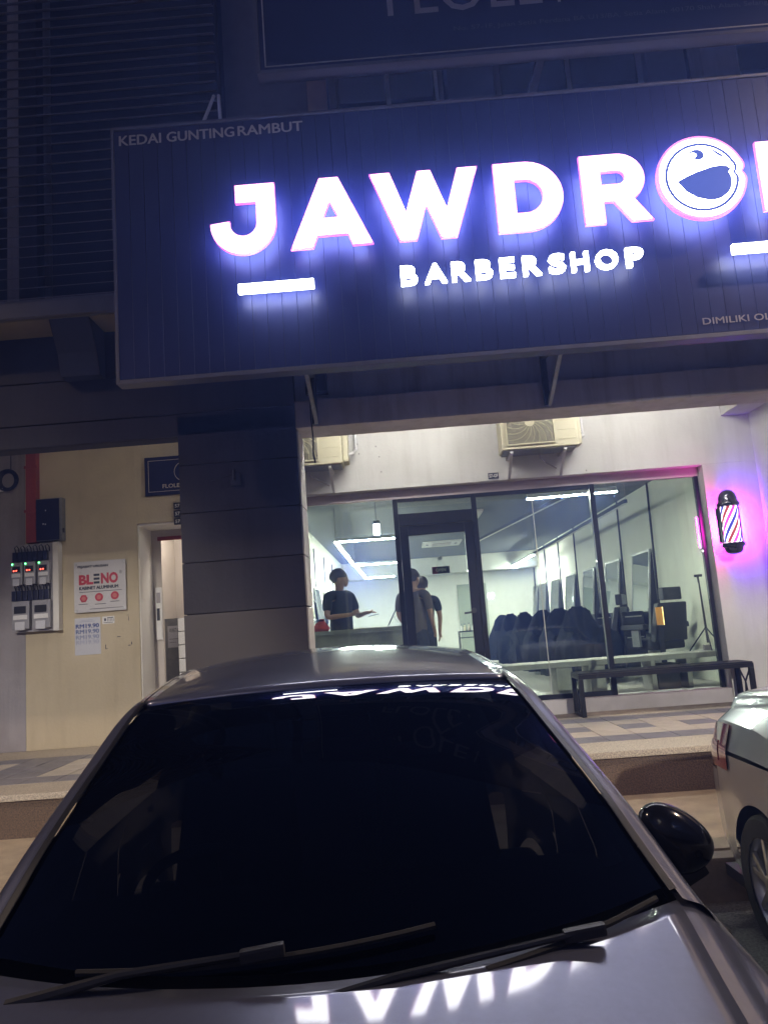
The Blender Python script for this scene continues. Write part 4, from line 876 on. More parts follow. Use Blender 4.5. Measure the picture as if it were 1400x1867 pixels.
def person(label, loc, rz, top, arms, h=1.66, hairlen=0, sleeve=.55, bk=1.12, turn=0):
    """local frame: faces -Y, feet at z=0. arms: dict side -> (elbow, wrist, handdir)"""
    t = thing('person', label, 'person', loc)
    s = h/1.70; V = lambda x, y, z: (x*s, y*s, z*s)
    hips, chest, neck = V(0, .01, .93), V(0, .02, 1.27), V(0, .02, 1.43)
    ch = [[(hips, (.115*s, .085*s)), (V(0, .0, 1.08), (.105*s, .08*s)), (chest, (.135*s, .09*s)), (V(0, .02, 1.38), (.10*s, .075*s)), (neck, .058*s), (V(0, 0, 1.48), .056*s), (V(0, -.015, 1.57), (.082*s, .098*s)), (V(0, -.005, 1.65), (.076*s, .092*s))]]
    for sd in (-1, 1):
        ch.append([(hips, .11*s), (V(sd*.095, 0, .86), .075*s), (V(sd*.10, -.01, .5), .058*s), (V(sd*.105, .02, .28), .05*s), (V(sd*.105, .02, .08), .038*s), (V(sd*.11, -.12, .035), .036*s)])
        el, wr, hd = arms[sd]
        sh = V(sd*.185*bk, .02, 1.37)
        ch.append([(V(0, .02, 1.38), .1*s), (sh, .058*s), (V(*el), .040*s), (V(*wr), .026*s)])
    # hands: palm then five fingers
    for sd in (-1, 1):
        el, wr, hd = arms[sd]; w_ = Vector(V(*wr)); d = Vector(hd).normalized(); side = d.cross(Vector((0, 0, 1))).normalized() if abs(d.z) < .9 else Vector((0, 1, 0)); upv = side.cross(d)
        palm = w_+d*.055*s; ch.append([(tuple(w_), .026*s), (tuple(palm), (.032*s, .02*s))])
        for q, (o_, L) in enumerate(((-.024, .062), (-.008, .075), (.008, .07), (.022, .055))):
            b0 = palm+side*o_*s+d*.02*s; b1 = b0+d*L*.5*s-upv*.004; b2 = b1+d*L*.45*s-upv*.02*s
            ch.append([(tuple(palm), .02*s), (tuple(b0), .010*s), (tuple(b1), .009*s), (tuple(b2), .008*s)])
        tb = palm-side*.035*s*sd+upv*.015*s; ch.append([(tuple(palm), .02*s), (tuple(tb), .011*s), (tuple(tb+d*.035*s+upv*.01), .009*s)])
    body = skin('body', ch, M['skin'], t)
    face = MB(); fx = ell(V(0, -.078, 1.565), (.060*s, .038*s, .082*s), 12, 8); face.v += fx.v; face.f += fx.f
    nz = MB(); nz.add([V(-.016, -.10, 1.56), V(.016, -.10, 1.56), V(0, -.135, 1.555), V(0, -.10, 1.605)], [(0,1,2), (0,2,3), (1,3,2), (0,3,1)]); face.f += [tuple(i+len(face.v) for i in f) for f in nz.f]; face.v += nz.v
    face.build('face', M['skin'], t, smooth=True, local=True)
    for sd in (-1, 1):
        ell(V(sd*.024, -.104, 1.60), (.011*s, .008*s, .006*s), 8, 6).build('eye', M['hair'], t, local=True); ell(V(sd*.088, .0, 1.57), (.012*s, .024*s, .034*s), 8, 6).build('ear', M['skin'], t, smooth=True, local=True)
    MB().box(-.024*s, .024*s, -.112*s, -.10*s, 1.525*s, 1.533*s).build('mouth', mat('lips', (.30, .12, .10), .5), t, local=True)
    rn = random.Random(len(label)); hr = ell(V(0, .012, 1.628), (.101*s, .118*s, .10*s), 22, 14)
    hr.v = [(x*(1+rn.uniform(-.05, .08)), y+rn.uniform(-.006, .006), z+rn.uniform(-.006, .01)) for x, y, z in hr.v]
    hr.v = [(x, (y if z > 1.60*s or y > -.01 else -.01*s+y*.1), max(z, (1.50-hairlen)*s if y > .02*s else 1.605*s)) for x, y, z in hr.v]
    hr.build('hair', M['hair'], t, smooth=True, local=True)
    sch = [[(V(0, .01, .80), (.165*s*bk, .13*s)), (V(0, .01, .92), (.16*s*bk, .128*s)), (V(0, .0, 1.08), (.152*s*bk, .122*s)), (chest, (.175*s*bk, .13*s)), (V(0, .02, 1.385), (.115*s, .088*s)), (V(0, .02, 1.425), .068*s)]]
    for sd in (-1, 1):
        el = Vector(V(*arms[sd][0])); sh = Vector(V(sd*.185*bk, .02, 1.37)); e2 = sh.lerp(el, sleeve+.2)
        sch.append([(V(0, .02, 1.385), .1*s), (tuple(sh), .074*s), (tuple(sh.lerp(el, .45)), .066*s), (tuple(e2), .064*s)])
    skin('shirt', sch, top, t)
    lg = [[(V(0, .01, 1.0), (.14*s, .105*s)), (V(0, .01, .88), (.15*s, .115*s))]]
    for sd in (-1, 1): lg.append([(V(0, .01, .88), .14*s), (V(sd*.095, 0, .82), .098*s), (V(sd*.10, -.01, .5), .075*s), (V(sd*.105, .02, .1), .062*s)])
    skin('trousers', lg, M['trous'], t)
    for sd in (-1, 1): MB().box((sd*.11-.045)*s, (sd*.11+.045)*s, -.20*s, .07*s, 0, .075*s).build('shoe', M['blackp'], t, bevel=.02, seg=3, local=True)
    for o in t.children:
        if o.name.split('.')[0] in ('face', 'eye', 'ear', 'mouth', 'hair'): o.rotation_euler = (0, 0, turn)
    t.rotation_euler = (0, 0, rz); return t
# faces +X (image right): local -Y -> +X means rz = +90
person('person in a black T-shirt behind the counter looking at a phone in hand', (-.80, 10.12, FZ), R(52), M['tee'],
       {-1: ((-.27, .0, 1.10), (-.06, -.22, 1.12), (.35, -1, .12)), 1: ((.27, -.04, 1.10), (.16, -.28, 1.13), (.2, -1, .1))}, 1.71, 0, .55, 1.2, R(38))
t = thing('phone', 'dark phone held by the person behind the counter', 'phone', (-.40, 10.25, 1.83))
MB().bar((-.455, 10.24, 1.812), (-.325, 10.26, 1.835), .075, .010).build('case', M['blackp'], t); MB().bar((-.45, 10.24, 1.819), (-.33, 10.26, 1.841), .066, .003).build('screen', emis('phone_glow', (.7, .85, 1), .6), t)
person('person in a loose brown grey top standing behind the entrance door', (.16, 10.55, FZ), R(150), M['brown'],
       {-1: ((-.25, .02, 1.10), (-.22, -.10, .90), (0, -.4, -1)), 1: ((.25, .02, 1.10), (.20, -.12, .90), (0, -.4, -1))}, 1.67, .02, .7)
person('person in a black T-shirt standing further inside behind the door', (.29, 11.2, FZ), R(190), M['tee'],
       {-1: ((-.25, .02, 1.10), (-.24, -.05, .86), (0, -.2, -1)), 1: ((.25, .02, 1.10), (.25, -.05, .86), (0, -.2, -1))}, 1.60)

# ================================================================== CARS
def herm(keys, vals, x):
    n = len(keys)
    if x <= keys[0]: return vals[0]
    if x >= keys[-1]: return vals[-1]
    i = max(k for k in range(n-1) if keys[k] <= x)
    def tan(k):
        if k == 0: return (vals[1]-vals[0])/(keys[1]-keys[0])
        if k == n-1: return (vals[-1]-vals[-2])/(keys[-1]-keys[-2])
        a = (vals[k]-vals[k-1])/(keys[k]-keys[k-1]); b = (vals[k+1]-vals[k])/(keys[k+1]-keys[k])
        return 0 if a*b <= 0 else 2*a*b/(a+b)*.5+.25*(a+b)
    h = keys[i+1]-keys[i]; t = (x-keys[i])/h; m0, m1 = tan(i)*h, tan(i+1)*h
    return (2*t**3-3*t*t+1)*vals[i]+(t**3-2*t*t+t)*m0+(-2*t**3+3*t*t)*vals[i+1]+(t**3-t*t)*m1
class Surf:
    """car skin: rows of keyed parameters along y; S(u,y), u 0 centre .. 3 glass edge .. 4 pillar crest .. 5 side glass top .. 6 belt .. 10 sill"""
    def __init__(s, rows, pil=(.045, .022, .03, .055)):
        s.k = [r[0] for r in rows]; s.c = list(zip(*rows)); s.pil = pil; s.soft = pil[0] < .04
    def g(s, i, y): return herm(s.k, s.c[i], y)
    def sec(s, y):
        zt, cr_, wt, wb, zb, ws, zs_, bow = [s.g(i, y) for i in range(1, 9)]
        a, b, c, d = s.pil
        return [(0, zt), (wt*.36, zt-cr_*.12), (wt*.70, zt-cr_*.46), (wt, zt-cr_), (wt+a, zt-cr_-b), (wt+a+c, zt-cr_-b-d), (wb, zb), (ws, zs_), (ws+.008, zs_-.22), (ws-.005, .40), (ws-.06, .20)], bow, wt
    def __call__(s, u, y):
        P, bow, wt = s.sec(y); sg = -1 if u < 0 else 1; u = abs(u); i = min(int(u), 9); t = u-i
        lin = i >= 5 and not (i == 5 and s.soft)
        p0, p1 = P[i], P[i+1]
        if lin: x, z = p0[0]+(p1[0]-p0[0])*t, p0[1]+(p1[1]-p0[1])*t
        else:
            pm = P[i-1] if i > 0 else (-P[1][0], P[1][1]); p2 = P[min(i+2, 10)]
            if i == 2: p2 = (2*p1[0]-p0[0], 2*p1[1]-p0[1]-.01)
            if i == 4: p2 = (2*p1[0]-p0[0], 2*p1[1]-p0[1])
            if i == 3: pm = (2*p0[0]-p1[0], 2*p0[1]-p1[1]+.012)
            f = lambda a, b, c, d: .5*((2*b)+(c-a)*t+(2*a-5*b+4*c-d)*t*t+(-a+3*b-3*c+d)*t**3)
            x, z = f(pm[0], p0[0], p1[0], p2[0]), f(pm[1], p0[1], p1[1], p2[1])
        return Vector((sg*x, y+bow*min(1, (x/max(wt, .01))**2), z))
    def patch(s, u0, u1, y0, y1, nu, ny, off=0):
        P = []
        for j in range(ny+1):
            y = y0+(y1-y0)*j/ny; row = []
            for i in range(nu+1):
                u = u0+(u1-u0)*i/nu; p = s(u, y)
                if off:
                    du = s(u+.03, y)-s(u-.03, y); dy = s(u, y+.01)-s(u, y-.01); nrm = du.cross(dy)
                    if nrm.z < 0 and abs(u) < 5: nrm = -nrm
                    if abs(u) >= 5 and nrm.x*(1 if u > 0 else -1) < 0: nrm = -nrm
                    p = p+nrm.normalized()*off
                row.append(p)
            P.append(row)
        return MB().grid(P)
    def side_x(s, y, z):
        lo, hi = 6.0, 10.0
        for _ in range(26):
            m_ = (lo+hi)/2
            if s(m_, y).z > z: lo = m_
            else: hi = m_
        q = s(lo, y); return q.x
def side_patch(S, sg, y0, y1, z0, z1, ny, nz):
    bw = 0
    return MB().grid([[(sg*S.side_x(y0+(y1-y0)*j/ny, z0+(z1-z0)*i/nz), y0+(y1-y0)*j/ny, z0+(z1-z0)*i/nz) for i in range(nz+1)] for j in range(ny+1)])
def arch_patch(S, sg, yc, zc, r, y0, y1, z0, z1, n=36, k=5):
    P = []
    for j in range(n+1):
        a = R(-14+208*j/n); d = (math.cos(a), math.sin(a)); ts = []
        if d[0] > 1e-6: ts.append((y1-yc)/d[0])
        if d[0] < -1e-6: ts.append((y0-yc)/d[0])
        if d[1] > 1e-6: ts.append((z1-zc)/d[1])
        if d[1] < -1e-6: ts.append((z0-zc)/d[1])
        R1 = min(ts); row = []
        for i in range(k+1):
            rr = r+(max(R1, r+.002)-r)*i/k; y, z = yc+d[0]*rr, zc+d[1]*rr
            row.append((sg*(S.side_x(y, z)+(.006 if i == 0 else 0)), y, z))
        P.append(row)
    return MB().grid(P)
def wheel(parent, x, y, r, sg, spokes=5):
    ty = MB().lathe((x, y, r), [(r*.66, -.10), (r*.93, -.10), (r*.985, -.085), (r, -.05), (r, .05), (r*.985, .085), (r*.93, .10), (r*.66, .10)], 44, 'x'); ty.f = ty.f[:-2]; w_ = ty.build('wheel', M['rubber'], parent, smooth=True, local=True)
    xo = x+sg*.085
    rim = MB().lathe((x, y, r), [(r*.655, sg*.095), (r*.70, sg*.098), (r*.665, sg*.085), (r*.60, sg*.05), (r*.58, -sg*.08)], 44, 'x'); rim.f = rim.f[:-2]; rim.build('rim', M['alu'], w_, smooth=True, local=True)
    MB().lathe((x, y, r), [(r*.58, 0), (r*.58, sg*.006)], 30, 'x').build('rim_back', M['blackp'], w_, local=True)
    for k in range(spokes):
        for dd in (-.13, .13):
            a = 2*math.pi*k/spokes+.3; c0 = Vector((xo, y+math.cos(a)*r*.12, r+math.sin(a)*r*.12)); c1 = Vector((xo-sg*.01, y+math.cos(a+dd*1.5)*r*.64, r+math.sin(a+dd*1.5)*r*.64))
            MB().bar(c0, c1, .030, .022, up=(1, 0, 0)).build('spoke', M['alu'], w_, bevel=.005, local=True)
    MB().lathe((x, y, r), [(r*.15, sg*.05), (r*.15, sg*.096), (r*.10, sg*.102)], 20, 'x').build('hub', M['alu'], w_, local=True)

# ---- grey car in the foreground: nose towards the viewer
#      y      zt     cr     wt     wb    zb    ws    zs   bow
HOOD = Surf([(-1.14, .50, .02, .46, .60, .47, .62, .44, .16), (-1.08, .70, .03, .52, .68, .64, .72, .58, .18), (-.98, .80, .035, .56, .74, .74, .78, .66, .18), (-.6, .917, .035, .63, .79, .85, .835, .73, .16),
             (-.25, .9825, .012, .665, .805, .905, .85, .80, .16), (0, 1.028, -.018, .69, .81, .945, .855, .82, .165), (.3, 1.0826, -.05, .70, .81, .96, .857, .83, .165)], (.035, .012, .04, .03))
CAB = Surf([(-.1, .96, -.04, .71, .81, .955, .857, .83, .165), (0, 1.028, -.03, .69, .81, .96, .857, .83, .165), (.3, 1.199, -.008, .648, .812, .975, .858, .84, .125), (.6, 1.350, .014, .603, .812, .985, .858, .84, .09), (.87, 1.474, .022, .557, .81, .99, .858, .845, .055),
            (1.2, 1.533, .034, .54, .808, 1.0, .857, .85, .03), (1.7, 1.572, .044, .535, .80, 1.01, .852, .86, 0), (2.15, 1.555, .044, .53, .785, 1.02, .84, .87, -.02), (2.4, 1.50, .04, .52, .77, 1.03, .82, .87, -.04), (2.66, 1.22, .03, .53, .73, 1.02, .78, .86, -.06), (2.74, 1.0, .03, .55, .68, .93, .74, .82, -.08)])
def grey_car():
    t = thing('grey_car', 'grey parked car facing the camera with dark windscreen filling the foreground', 'car')
    K = dict(parent=t, smooth=True, local=True); gp = M['grey_paint']
    HOOD.patch(-3, 3, -1.06, -.012, 28, 30, .004).build('hood', gp, solid=.018, **K)
    for sg in (-1, 1):
        f = MB(); a = HOOD.patch(sg*3.03, sg*6, -1.06, .02, 12, 26); f.v += a.v; f.f += a.f
        b = CAB.patch(sg*4.6, sg*6, .02, .30, 8, 8); f.f += [tuple(i+len(f.v) for i in q) for q in b.f]; f.v += b.v
        f.build('fender', gp, **K)
        CAB.patch(sg*3.02, sg*5, -.02, .95, 10, 40, .006).build('windscreen_pillar', gp, **K)
        CAB.patch(sg*2.93, sg*3.05, .0, .90, 2, 40, .008).build('windscreen_trim', M['blackp'], **K)
        CAB.patch(sg*3.12, sg*5, .95, 2.45, 10, 40, .004).build('roof_rail', gp, **K)
        CAB.patch(sg*2.96, sg*3.14, .88, 2.45, 2, 40, .002).build('roof_ditch', M['blackp'], **K)
        CAB.patch(sg*5.0, sg*6.0, .30, 2.2, 6, 30, -.004).build('side_window', M['tint'], **K)
        CAB.patch(sg*5.0, sg*6.0, 2.2, 2.72, 6, 12).build('rear_pillar', gp, **K)
        CAB.patch(sg*5.93, sg*6.08, .28, 2.25, 2, 30, .006).build('belt_trim', M['blackp'], **K)
        CAB.patch(sg*5.0, sg*6.0, 1.16, 1.24, 4, 3, .002).build('door_pillar', M['blackp'], **K)
        # lower sides around the wheel arches
        for S, a, b in ((HOOD, -1.06, -.92), ): side_patch(S, sg, a, b, .22, .62, 4, 8).build('front_corner', gp, **K)
        arch_patch(HOOD, sg, -.50, .31, .345, -.92, -.08, .22, .66).build('front_wing', gp, **K)
        HOOD.patch(sg*6, sg*7.02, -1.06, .02, 4, 24).build('wing_shoulder', gp, **K)
        CAB.patch(sg*6, sg*10, .03, 1.18, 16, 20).build('front_door', gp, **K); CAB.patch(sg*6, sg*10, 1.19, 1.72, 16, 12).build('rear_door', gp, **K)
        CAB.patch(sg*6, sg*7.4, 1.73, 2.74, 6, 16).build('rear_shoulder', gp, **K)
        arch_patch(CAB, sg, 2.1, .31, .345, 1.73, 2.5, .22, .78).build('rear_wing', gp, **K)
        for y in (-.50, 2.1): wheel(t, sg*.76, y, .31, sg)
        MB().tube([(sg*.862, .72, .80), (sg*.885, .75, .80), (sg*.885, .88, .80), (sg*.862, .91, .80)], .011, 8).build('door_handle', gp, **K)
        ell((sg*.60, -.99, .66), (.16, .10, .06), 18, 10).build('headlight', mat('headlight_lens', (.5, .5, .5), .08, coat=1), **K)
        # door mirror
        m_ = ell((sg*(.803 if sg > 0 else .85), .40, 1.09), (.086, .062, .078), 28, 18, lambda p: Vector((p.x*(1+.10*p.z), p.y if p.y < .2 else .2+(p.y-.2)*.1, p.z*(1-.22*p.x*sg)-.30*p.x*sg))).build('door_mirror', mat('mirror_black_gloss', (.009, .009, .011), .13, spec=.5), **K)
        ell((sg*(.803 if sg > 0 else .85), .416, 1.09), (.072, .004, .064), 24, 12).build('mirror_glass', M['mirror'], m_, smooth=True, local=True)
        MB().bar((sg*.80, .42, 1.0), (sg*.862, .41, 1.035), .06, .05).build('mirror_arm', M['blackp'], m_, bevel=.012, local=True)
        CAB.patch(sg*3.02, sg*4.0, .04, .9, 4, 30, -.05).build('inner_pillar_trim', mat('pillar_trim_cloth', (.02, .023, .022), .9), **K)
    # front fascia
    g = HOOD.patch(-6, 6, -1.14, -1.06, 40, 8); g.build('front_panel', gp, **K)
    P0 = [HOOD(u, -1.13) for u in [i*.5-6 for i in range(25)]]
    MB().grid([P0, [Vector((p.x*1.0, p.y-.04, .36)) for p in P0], [Vector((p.x*.98, p.y+.02, .22)) for p in P0]]).build('bumper', gp, **K)
    MB().box(-.40, .40, -1.185, -1.15, .44, .56).build('grille', M['blackp'], t, bevel=.01, local=True)
    # cowl, windscreen, roof, tailgate
    HOOD.patch(-3.2, 3.2, -.03, .14, 28, 4, -.03).build('cowl', M['blackp'], **K)
    CAB.patch(-2.95, 2.95, .015, .872, 34, 34).build('windscreen', M['carglass'], **K)
    fr_ = MB()
    for a, b, c, d in ((-2.95, 2.95, .018, .10), (-2.95, -2.72, .1, .87), (2.72, 2.95, .1, .87), (-2.72, 2.72, .835, .87)):
        q = CAB.patch(a, b, c, d, 24 if b-a > 1 else 3, 24 if d-c > .1 else 3, -.004); fr_.f += [tuple(i+len(fr_.v) for i in w) for w in q.f]; fr_.v += q.v
    fr_.build('windscreen_band', mat('ceramic_band', (.006, .006, .008), .3), **K)
    CAB.patch(-2.985, 2.985, .885, 2.38, 30, 34, .003).build('roof', gp, solid=.02, **K)
    CAB.patch(-2.9, 2.9, 2.39, 2.66, 24, 12).build('rear_window', M['tint'], **K)
    CAB.patch(-6, 6, 2.66, 2.74, 40, 6).build('tailgate', gp, **K)
    P1 = [CAB(u, 2.735) for u in [i*.5-6 for i in range(25)]]
    MB().grid([P1, [Vector((p.x, p.y+.05, .6)) for p in P1], [Vector((p.x, p.y+.02, .25)) for p in P1]]).build('rear_bumper', gp, **K)
    MB().box(-.72, .72, -.95, 2.5, .18, .24).build('underbody', M['blackp'], t, local=True)
    # wipers
    def wiper(u0, y0, u1, y1, ub0, ub1, yb0, yb1):
        a0, a1 = CAB(u0, y0), CAB(u1, y1); nrm = Vector((0, -.45, .9)).normalized()
        am = a0.lerp(a1, .45)
        w_ = MB().tube([a0+nrm*.004, am+nrm*.034, a1+nrm*.032], [.013, .008, .006], 8).build('wiper_arm', M['blackp'], **K)
        pts = [CAB(ub0+(ub1-ub0)*k/12, yb0+(yb1-yb0)*k/12) for k in range(13)]
        MB().tube([p+nrm*.016 for p in pts], .0065, 6).build('wiper_blade', M['rubber'], w_, smooth=True, local=True)
        MB().bar(a1+nrm*.03-Vector((.035, 0, .003)), a1+nrm*.03+Vector((.045, 0, .004)), .02, .022).build('wiper_clip', mat('wiper_clip_grey', (.03, .03, .034), .4), w_, bevel=.006, local=True)
        MB().lathe(a0-nrm*.03, [(.018, 0), (.016, .03), (.010, .036)], 14).build('wiper_pivot', M['blackp'], w_, smooth=True, local=True)
    wiper(-2.45, -.06, -.55, .03, -1.95, .75, .0, .055)
    wiper(-.75, -.07, 1.85, -.028, 1.05, 2.72, -.035, -.01)
    # cabin
    dash = [(-.66, .22, 1.0), (.66, .22, 1.0), (.66, .62, 1.02), (-.66, .62, 1.02), (-.66, .72, .72), (.66, .72, .72)]
    MB().add(dash, [(0, 1, 2, 3), (3, 2, 5, 4)]).build('dashboard', mat('dash_plastic', (.016, .016, .018), .6), t, local=True)
    sw = MB(); c_ = Vector((-.34, .80, .95)); ax = Vector((0, .80, .6)).normalized(); e1 = Vector((1, 0, 0)); e2 = ax.cross(e1)
    sw.tube([c_+(e1*math.cos(a*math.pi/16)+e2*math.sin(a*math.pi/16))*.18 for a in range(33)], .015, 8); sw.bar(c_-e1*.17, c_+e1*.17, .05, .02); sw.bar(c_, c_-e2*.17, .05, .02); sw.build('steering_wheel', mat('wheel_grip', (.05, .05, .055), .4), t, smooth=True, local=True)
    for sx_ in (-.34, .34):
        st = MB().add([(sx_-.23, 1.20, .62), (sx_+.23, 1.20, .62), (sx_+.23, 1.34, .62), (sx_-.23, 1.34, .62), (sx_-.19, 1.42, 1.16), (sx_+.19, 1.42, 1.16), (sx_+.19, 1.50, 1.16), (sx_-.19, 1.50, 1.16)], [(3,2,1,0),(4,5,6,7),(0,1,5,4),(1,2,6,5),(2,3,7,6),(3,0,4,7)]).build('seat', mat('seat_cloth', (.05, .048, .05), .8), t, bevel=.05, seg=3, local=True)
        MB().box(sx_-.13, sx_+.13, 1.45, 1.53, 1.20, 1.38).build('head_restraint', mat('seat_cloth', (.05, .048, .05), .8), st, bevel=.04, seg=3, local=True)
    MB().box(-.12, .12, .84, .86, 1.33, 1.39).build('rear_view_mirror', M['blackp'], t, bevel=.02, seg=3, local=True)
    t.rotation_euler = (0, 0, R(5)); t.location = (-.165, 1.47, 0); return t
grey_car()

# ---- silver saloon parked tail to the shop on the right; y=0 at its rear axle
SIL = Surf([(-3.5, .55, .03, .50, .66, .52, .68, .48, .1), (-3.38, .74, .03, .56, .74, .68, .76, .60, .12), (-2.7, .93, .03, .66, .82, .86, .84, .76, .1), (-2.4, .98, .0, .69, .83, .92, .85, .80, .1), (-1.6, 1.43, .03, .56, .83, .95, .855, .84, .05), (-1.2, 1.47, .04, .55, .83, .96, .855, .85, 0), (-.7, 1.44, .04, .54, .83, .97, .855, .86, -.02),
            (-.2, 1.30, .035, .56, .83, .985, .853, .87, -.06), (.12, 1.225, .03, .60, .815, 1.02, .85, .88, -.06), (.40, 1.20, .035, .62, .80, 1.02, .842, .88, -.05), (.60, 1.18, .04, .615, .77, 1.005, .812, .87, -.04), (.70, 1.135, .04, .595, .735, .975, .778, .85, -.04), (.78, 1.0, .03, .60, .70, .90, .735, .82, -.05)])
def silver_car():
    t = thing('silver_car', 'silver saloon car parked with its tail to the pavement at the right edge', 'car')
    K = dict(parent=t, smooth=True, local=True); sp = M['silver_paint']
    SIL.patch(-3, 3, -3.38, -2.42, 20, 14).build('hood', sp, **K); SIL.patch(-2.95, 2.95, -2.4, -1.58, 20, 14).build('windscreen', M['tint'], **K)
    SIL.patch(-3, 3, -1.57, -.72, 20, 14).build('roof', sp, **K); SIL.patch(-2.95, 2.95, -.71, .10, 20, 14).build('rear_window', M['tint'], **K)
    SIL.patch(-3.6, 3.6, .11, .70, 30, 18, .003).build('boot_lid', sp, solid=.015, **K)
    SIL.patch(-6, 6, .70, .78, 40, 6).build('boot_edge', sp, **K)
    for sg in (-1, 1):
        SIL.patch(sg*3.02, sg*5, -2.4, .11, 8, 40).build('roof_rail', sp, **K); SIL.patch(sg*5, sg*6, -1.95, -.35, 4, 24, -.003).build('side_window', M['tint'], **K)
        SIL.patch(sg*5, sg*6, -.35, .12, 4, 10).build('rear_pillar', sp, **K); SIL.patch(sg*5, sg*6, -3.38, -1.95, 4, 12).build('front_shoulder', sp, **K); SIL.patch(sg*3.02, sg*5, -3.38, -2.4, 6, 12).build('fender_top', sp, **K)
        SIL.patch(sg*3.62, sg*6, .12, .70, 10, 14).build('rear_quarter_top', sp, **K)
        SIL.patch(sg*6, sg*7.0, -3.38, .50, 6, 50).build('shoulder', sp, **K)
        SIL.patch(sg*6, sg*6.25, .50, .78, 2, 10).build('lamp_surround', sp, **K)
        l = SIL.patch(sg*6.1, sg*7.45, .36, .82, 10, 20, .010).build('tail_lamp', mat('red_lamp_lens', (.30, .012, .018), .1, coat=1), **K)
        SIL.patch(sg*6.75, sg*7.3, .48, .80, 4, 8, .014).build('lamp_insert', mat('pale_lamp_lens', (.42, .16, .14), .12, coat=1), l, smooth=True, local=True)
        arch_patch(SIL, sg, 0, .31, .36, -.42, .42, .22, .86).build('rear_wing', sp, **K)
        side_patch(SIL, sg, .42, .50, .22, .86, 3, 12).build('rear_wing_end', sp, **K)
        side_patch(SIL, sg, .505, .78, .26, .755, 10, 12).build('bumper_side', sp, **K)
        side_patch(SIL, sg, -1.35, -.425, .22, .86, 12, 10).build('rear_door', sp, **K); side_patch(SIL, sg, -2.2, -1.355, .22, .84, 12, 10).build('front_door', sp, **K)
        arch_patch(SIL, sg, -2.62, .31, .36, -3.05, -2.205, .22, .74).build('front_wing', sp, **K); side_patch(SIL, sg, -3.38, -3.05, .22, .56, 5, 6).build('front_corner', sp, **K)
        for y in (0, -2.62):
            wheel(t, sg*.755, y, .315, sg)
            MB().lathe((sg*.40, y, .315), [(.37, 0), (.37, sg*.22)], 30, 'x').build('wheel_well', mat('wheel_well_black', (.006, .006, .007), .9), t, local=True)
    prof = [(.86, .78), (.80, .80), (.70, .815), (.55, .815), (.42, .79), (.32, .74), (.24, .70)]
    P = []
    for z, y in prof:
        row = []
        for j in range(25):
            f = j/12-1; x = f*SIL.side_x(.77, max(.26, min(z, .82))); row.append((x, y-.09*abs(f)**3+(.0 if abs(f) < .99 else -.0), z))
        P.append(row)
    MB().grid(P).build('rear_bumper', sp, **K)
    MB().box(-.26, .26, .735, .815, .875, .985).build('number_plate_recess', M['blackp'], t, bevel=.01, local=True)
    MB().box(-.8, .8, -3.3, .66, .17, .23).build('underbody', M['blackp'], t, local=True)
    t.location = (2.455, 3.87, 0); t.rotation_euler = (0, 0, R(0)); return t
silver_car()

# ================================================================== STREET LAMPS behind the viewer
def street_lamp(x, y, h, label, watt, tgt):
    t = thing('street_lamp', label, 'street lamp', (x, y, 0), 'street lamps')
    MB().tube([(x, y, 0), (x, y, h*.7), (x, y, h-.3), (x, y+.4, h), (x, y+1.4, h+.1)], [.11, .085, .06, .05, .045], 12).build('column', M['galv'], t, smooth=True)
    MB().lathe((x, y, 0), [(.2, 0), (.2, .02), (.13, .05), (.12, .3)], 16).build('base', M['galv'], t)
    MB().box(x-.13, x+.13, y+1.25, y+1.95, h+.06, h+.17).build('head', M['galv'], t, bevel=.03)
    part('lens', emis('sodium_lens', (1, .62, .30), 8), t, (x-.10, x+.10, y+1.35, y+1.88, h+.05, h+.059))
    L = bpy.data.lights.new('street_light', 'SPOT'); L.energy = watt; L.color = (1, .76, .56); L.spot_size = R(116); L.spot_blend = .35; L.shadow_soft_size = .15
    o = bpy.data.objects.new('street_light', L); link(o, t); o.location = (0, 1.6, h); d = Vector(tgt)-Vector((x, y+1.6, h)); o.rotation_euler = d.to_track_quat('-Z', 'Y').to_euler()
street_lamp(6.6, .9, 7.6, 'tall street lamp on the verge to the right of the viewer', 1000, (4.6, 3.6, 0))
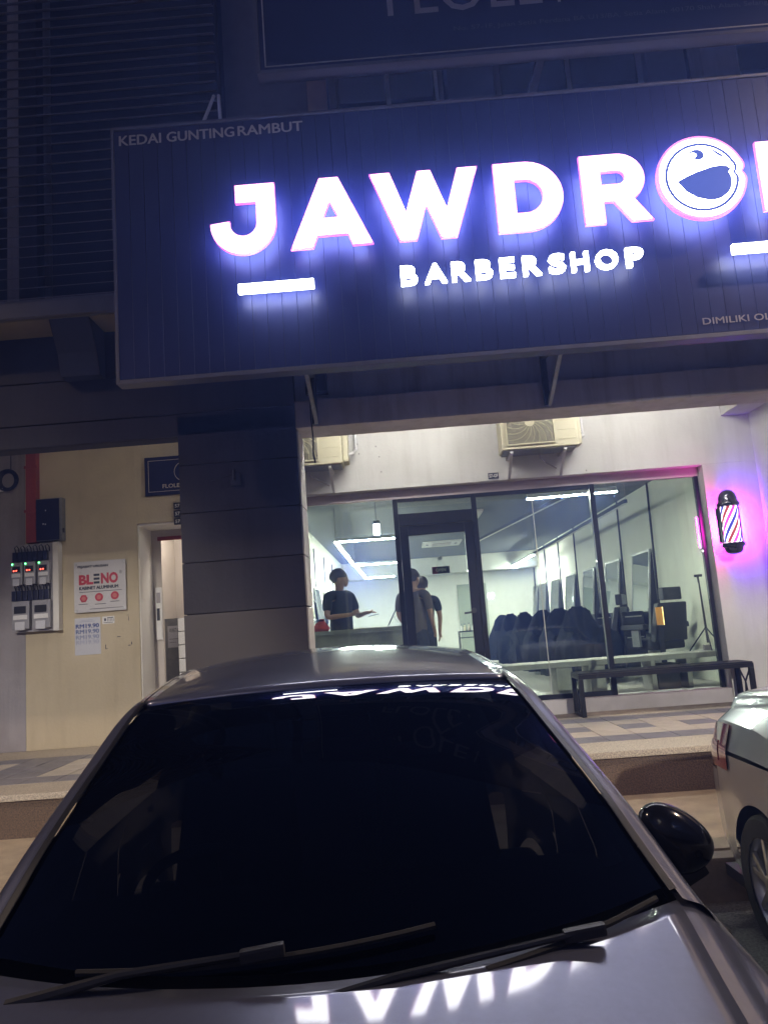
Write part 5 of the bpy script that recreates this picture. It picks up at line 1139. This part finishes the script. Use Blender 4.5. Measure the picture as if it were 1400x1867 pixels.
street_lamp(-6.6, .2, 7.6, 'tall street lamp on the verge to the left of the viewer', 500, (-6.2, 2.2, 0))

def fill_flood(x, y, h, label, watt, tgt, size):  # unseen masts added for frontal light on the lower walls and walkway
    t = thing('floodlight', label, 'floodlight', (x, y, 0), 'added floodlights across the road')
    MB().tube([(x, y, 0), (x, y, h*.6), (x, y, h)], [.10, .075, .055], 12).build('mast', M['galv'], t, smooth=True)
    MB().lathe((x, y, 0), [(.2, 0), (.2, .02), (.13, .05), (.12, .3)], 16).build('base', M['galv'], t)
    part('housing', M['blackm'], t, (x-.2, x+.2, y-.10, y+.07, h-.05, h+.25), bevel=.02)
    part('lens', emis('fill_flood_lens', (1, .9, .78), 10), t, (x-.17, x+.17, y+.071, y+.078, h-.02, h+.22))
    L = bpy.data.lights.new('fill_flood_light', 'SPOT'); L.energy = watt; L.color = (1, .91, .80); L.spot_size = R(size); L.spot_blend = .45; L.shadow_soft_size = .2
    o = bpy.data.objects.new('fill_flood_light', L); link(o, t); o.location = (0, .25, h+.1); d = Vector(tgt)-Vector((x, y+.25, h+.1)); o.rotation_euler = d.to_track_quat('-Z', 'Y').to_euler()
fill_flood(4.5, -9.5, 7.0, 'floodlight mast, unseen, added across the road at right to light the shop front', 4200, (2.3, 6.2, .5), 19.5)
fill_flood(-4.5, -9.5, 7.0, 'floodlight mast, unseen, added across the road at left to light the passage', 3800, (-3.2, 6.2, .5), 19.5)
# ================================================================== night haze (blue volume added to stand in for lens bloom round the lit sign)
hb = MB().box(-62, 62, -62, 62, -1, 10).build('bloom_haze', None); hb['kind'] = 'stuff'
hm = bpy.data.materials.new('bloom_haze_volume'); hm.use_nodes = True; hn = hm.node_tree; hn.nodes.clear()
ho = hn.nodes.new('ShaderNodeOutputMaterial'); pv = hn.nodes.new('ShaderNodeVolumePrincipled'); pv.inputs['Density'].default_value = .0155
pv.inputs['Color'].default_value = (.19, .30, 1, 1); pv.inputs['Anisotropy'].default_value = .6
hn.links.new(pv.outputs[0], ho.inputs['Volume']); hb.data.materials.append(hm)
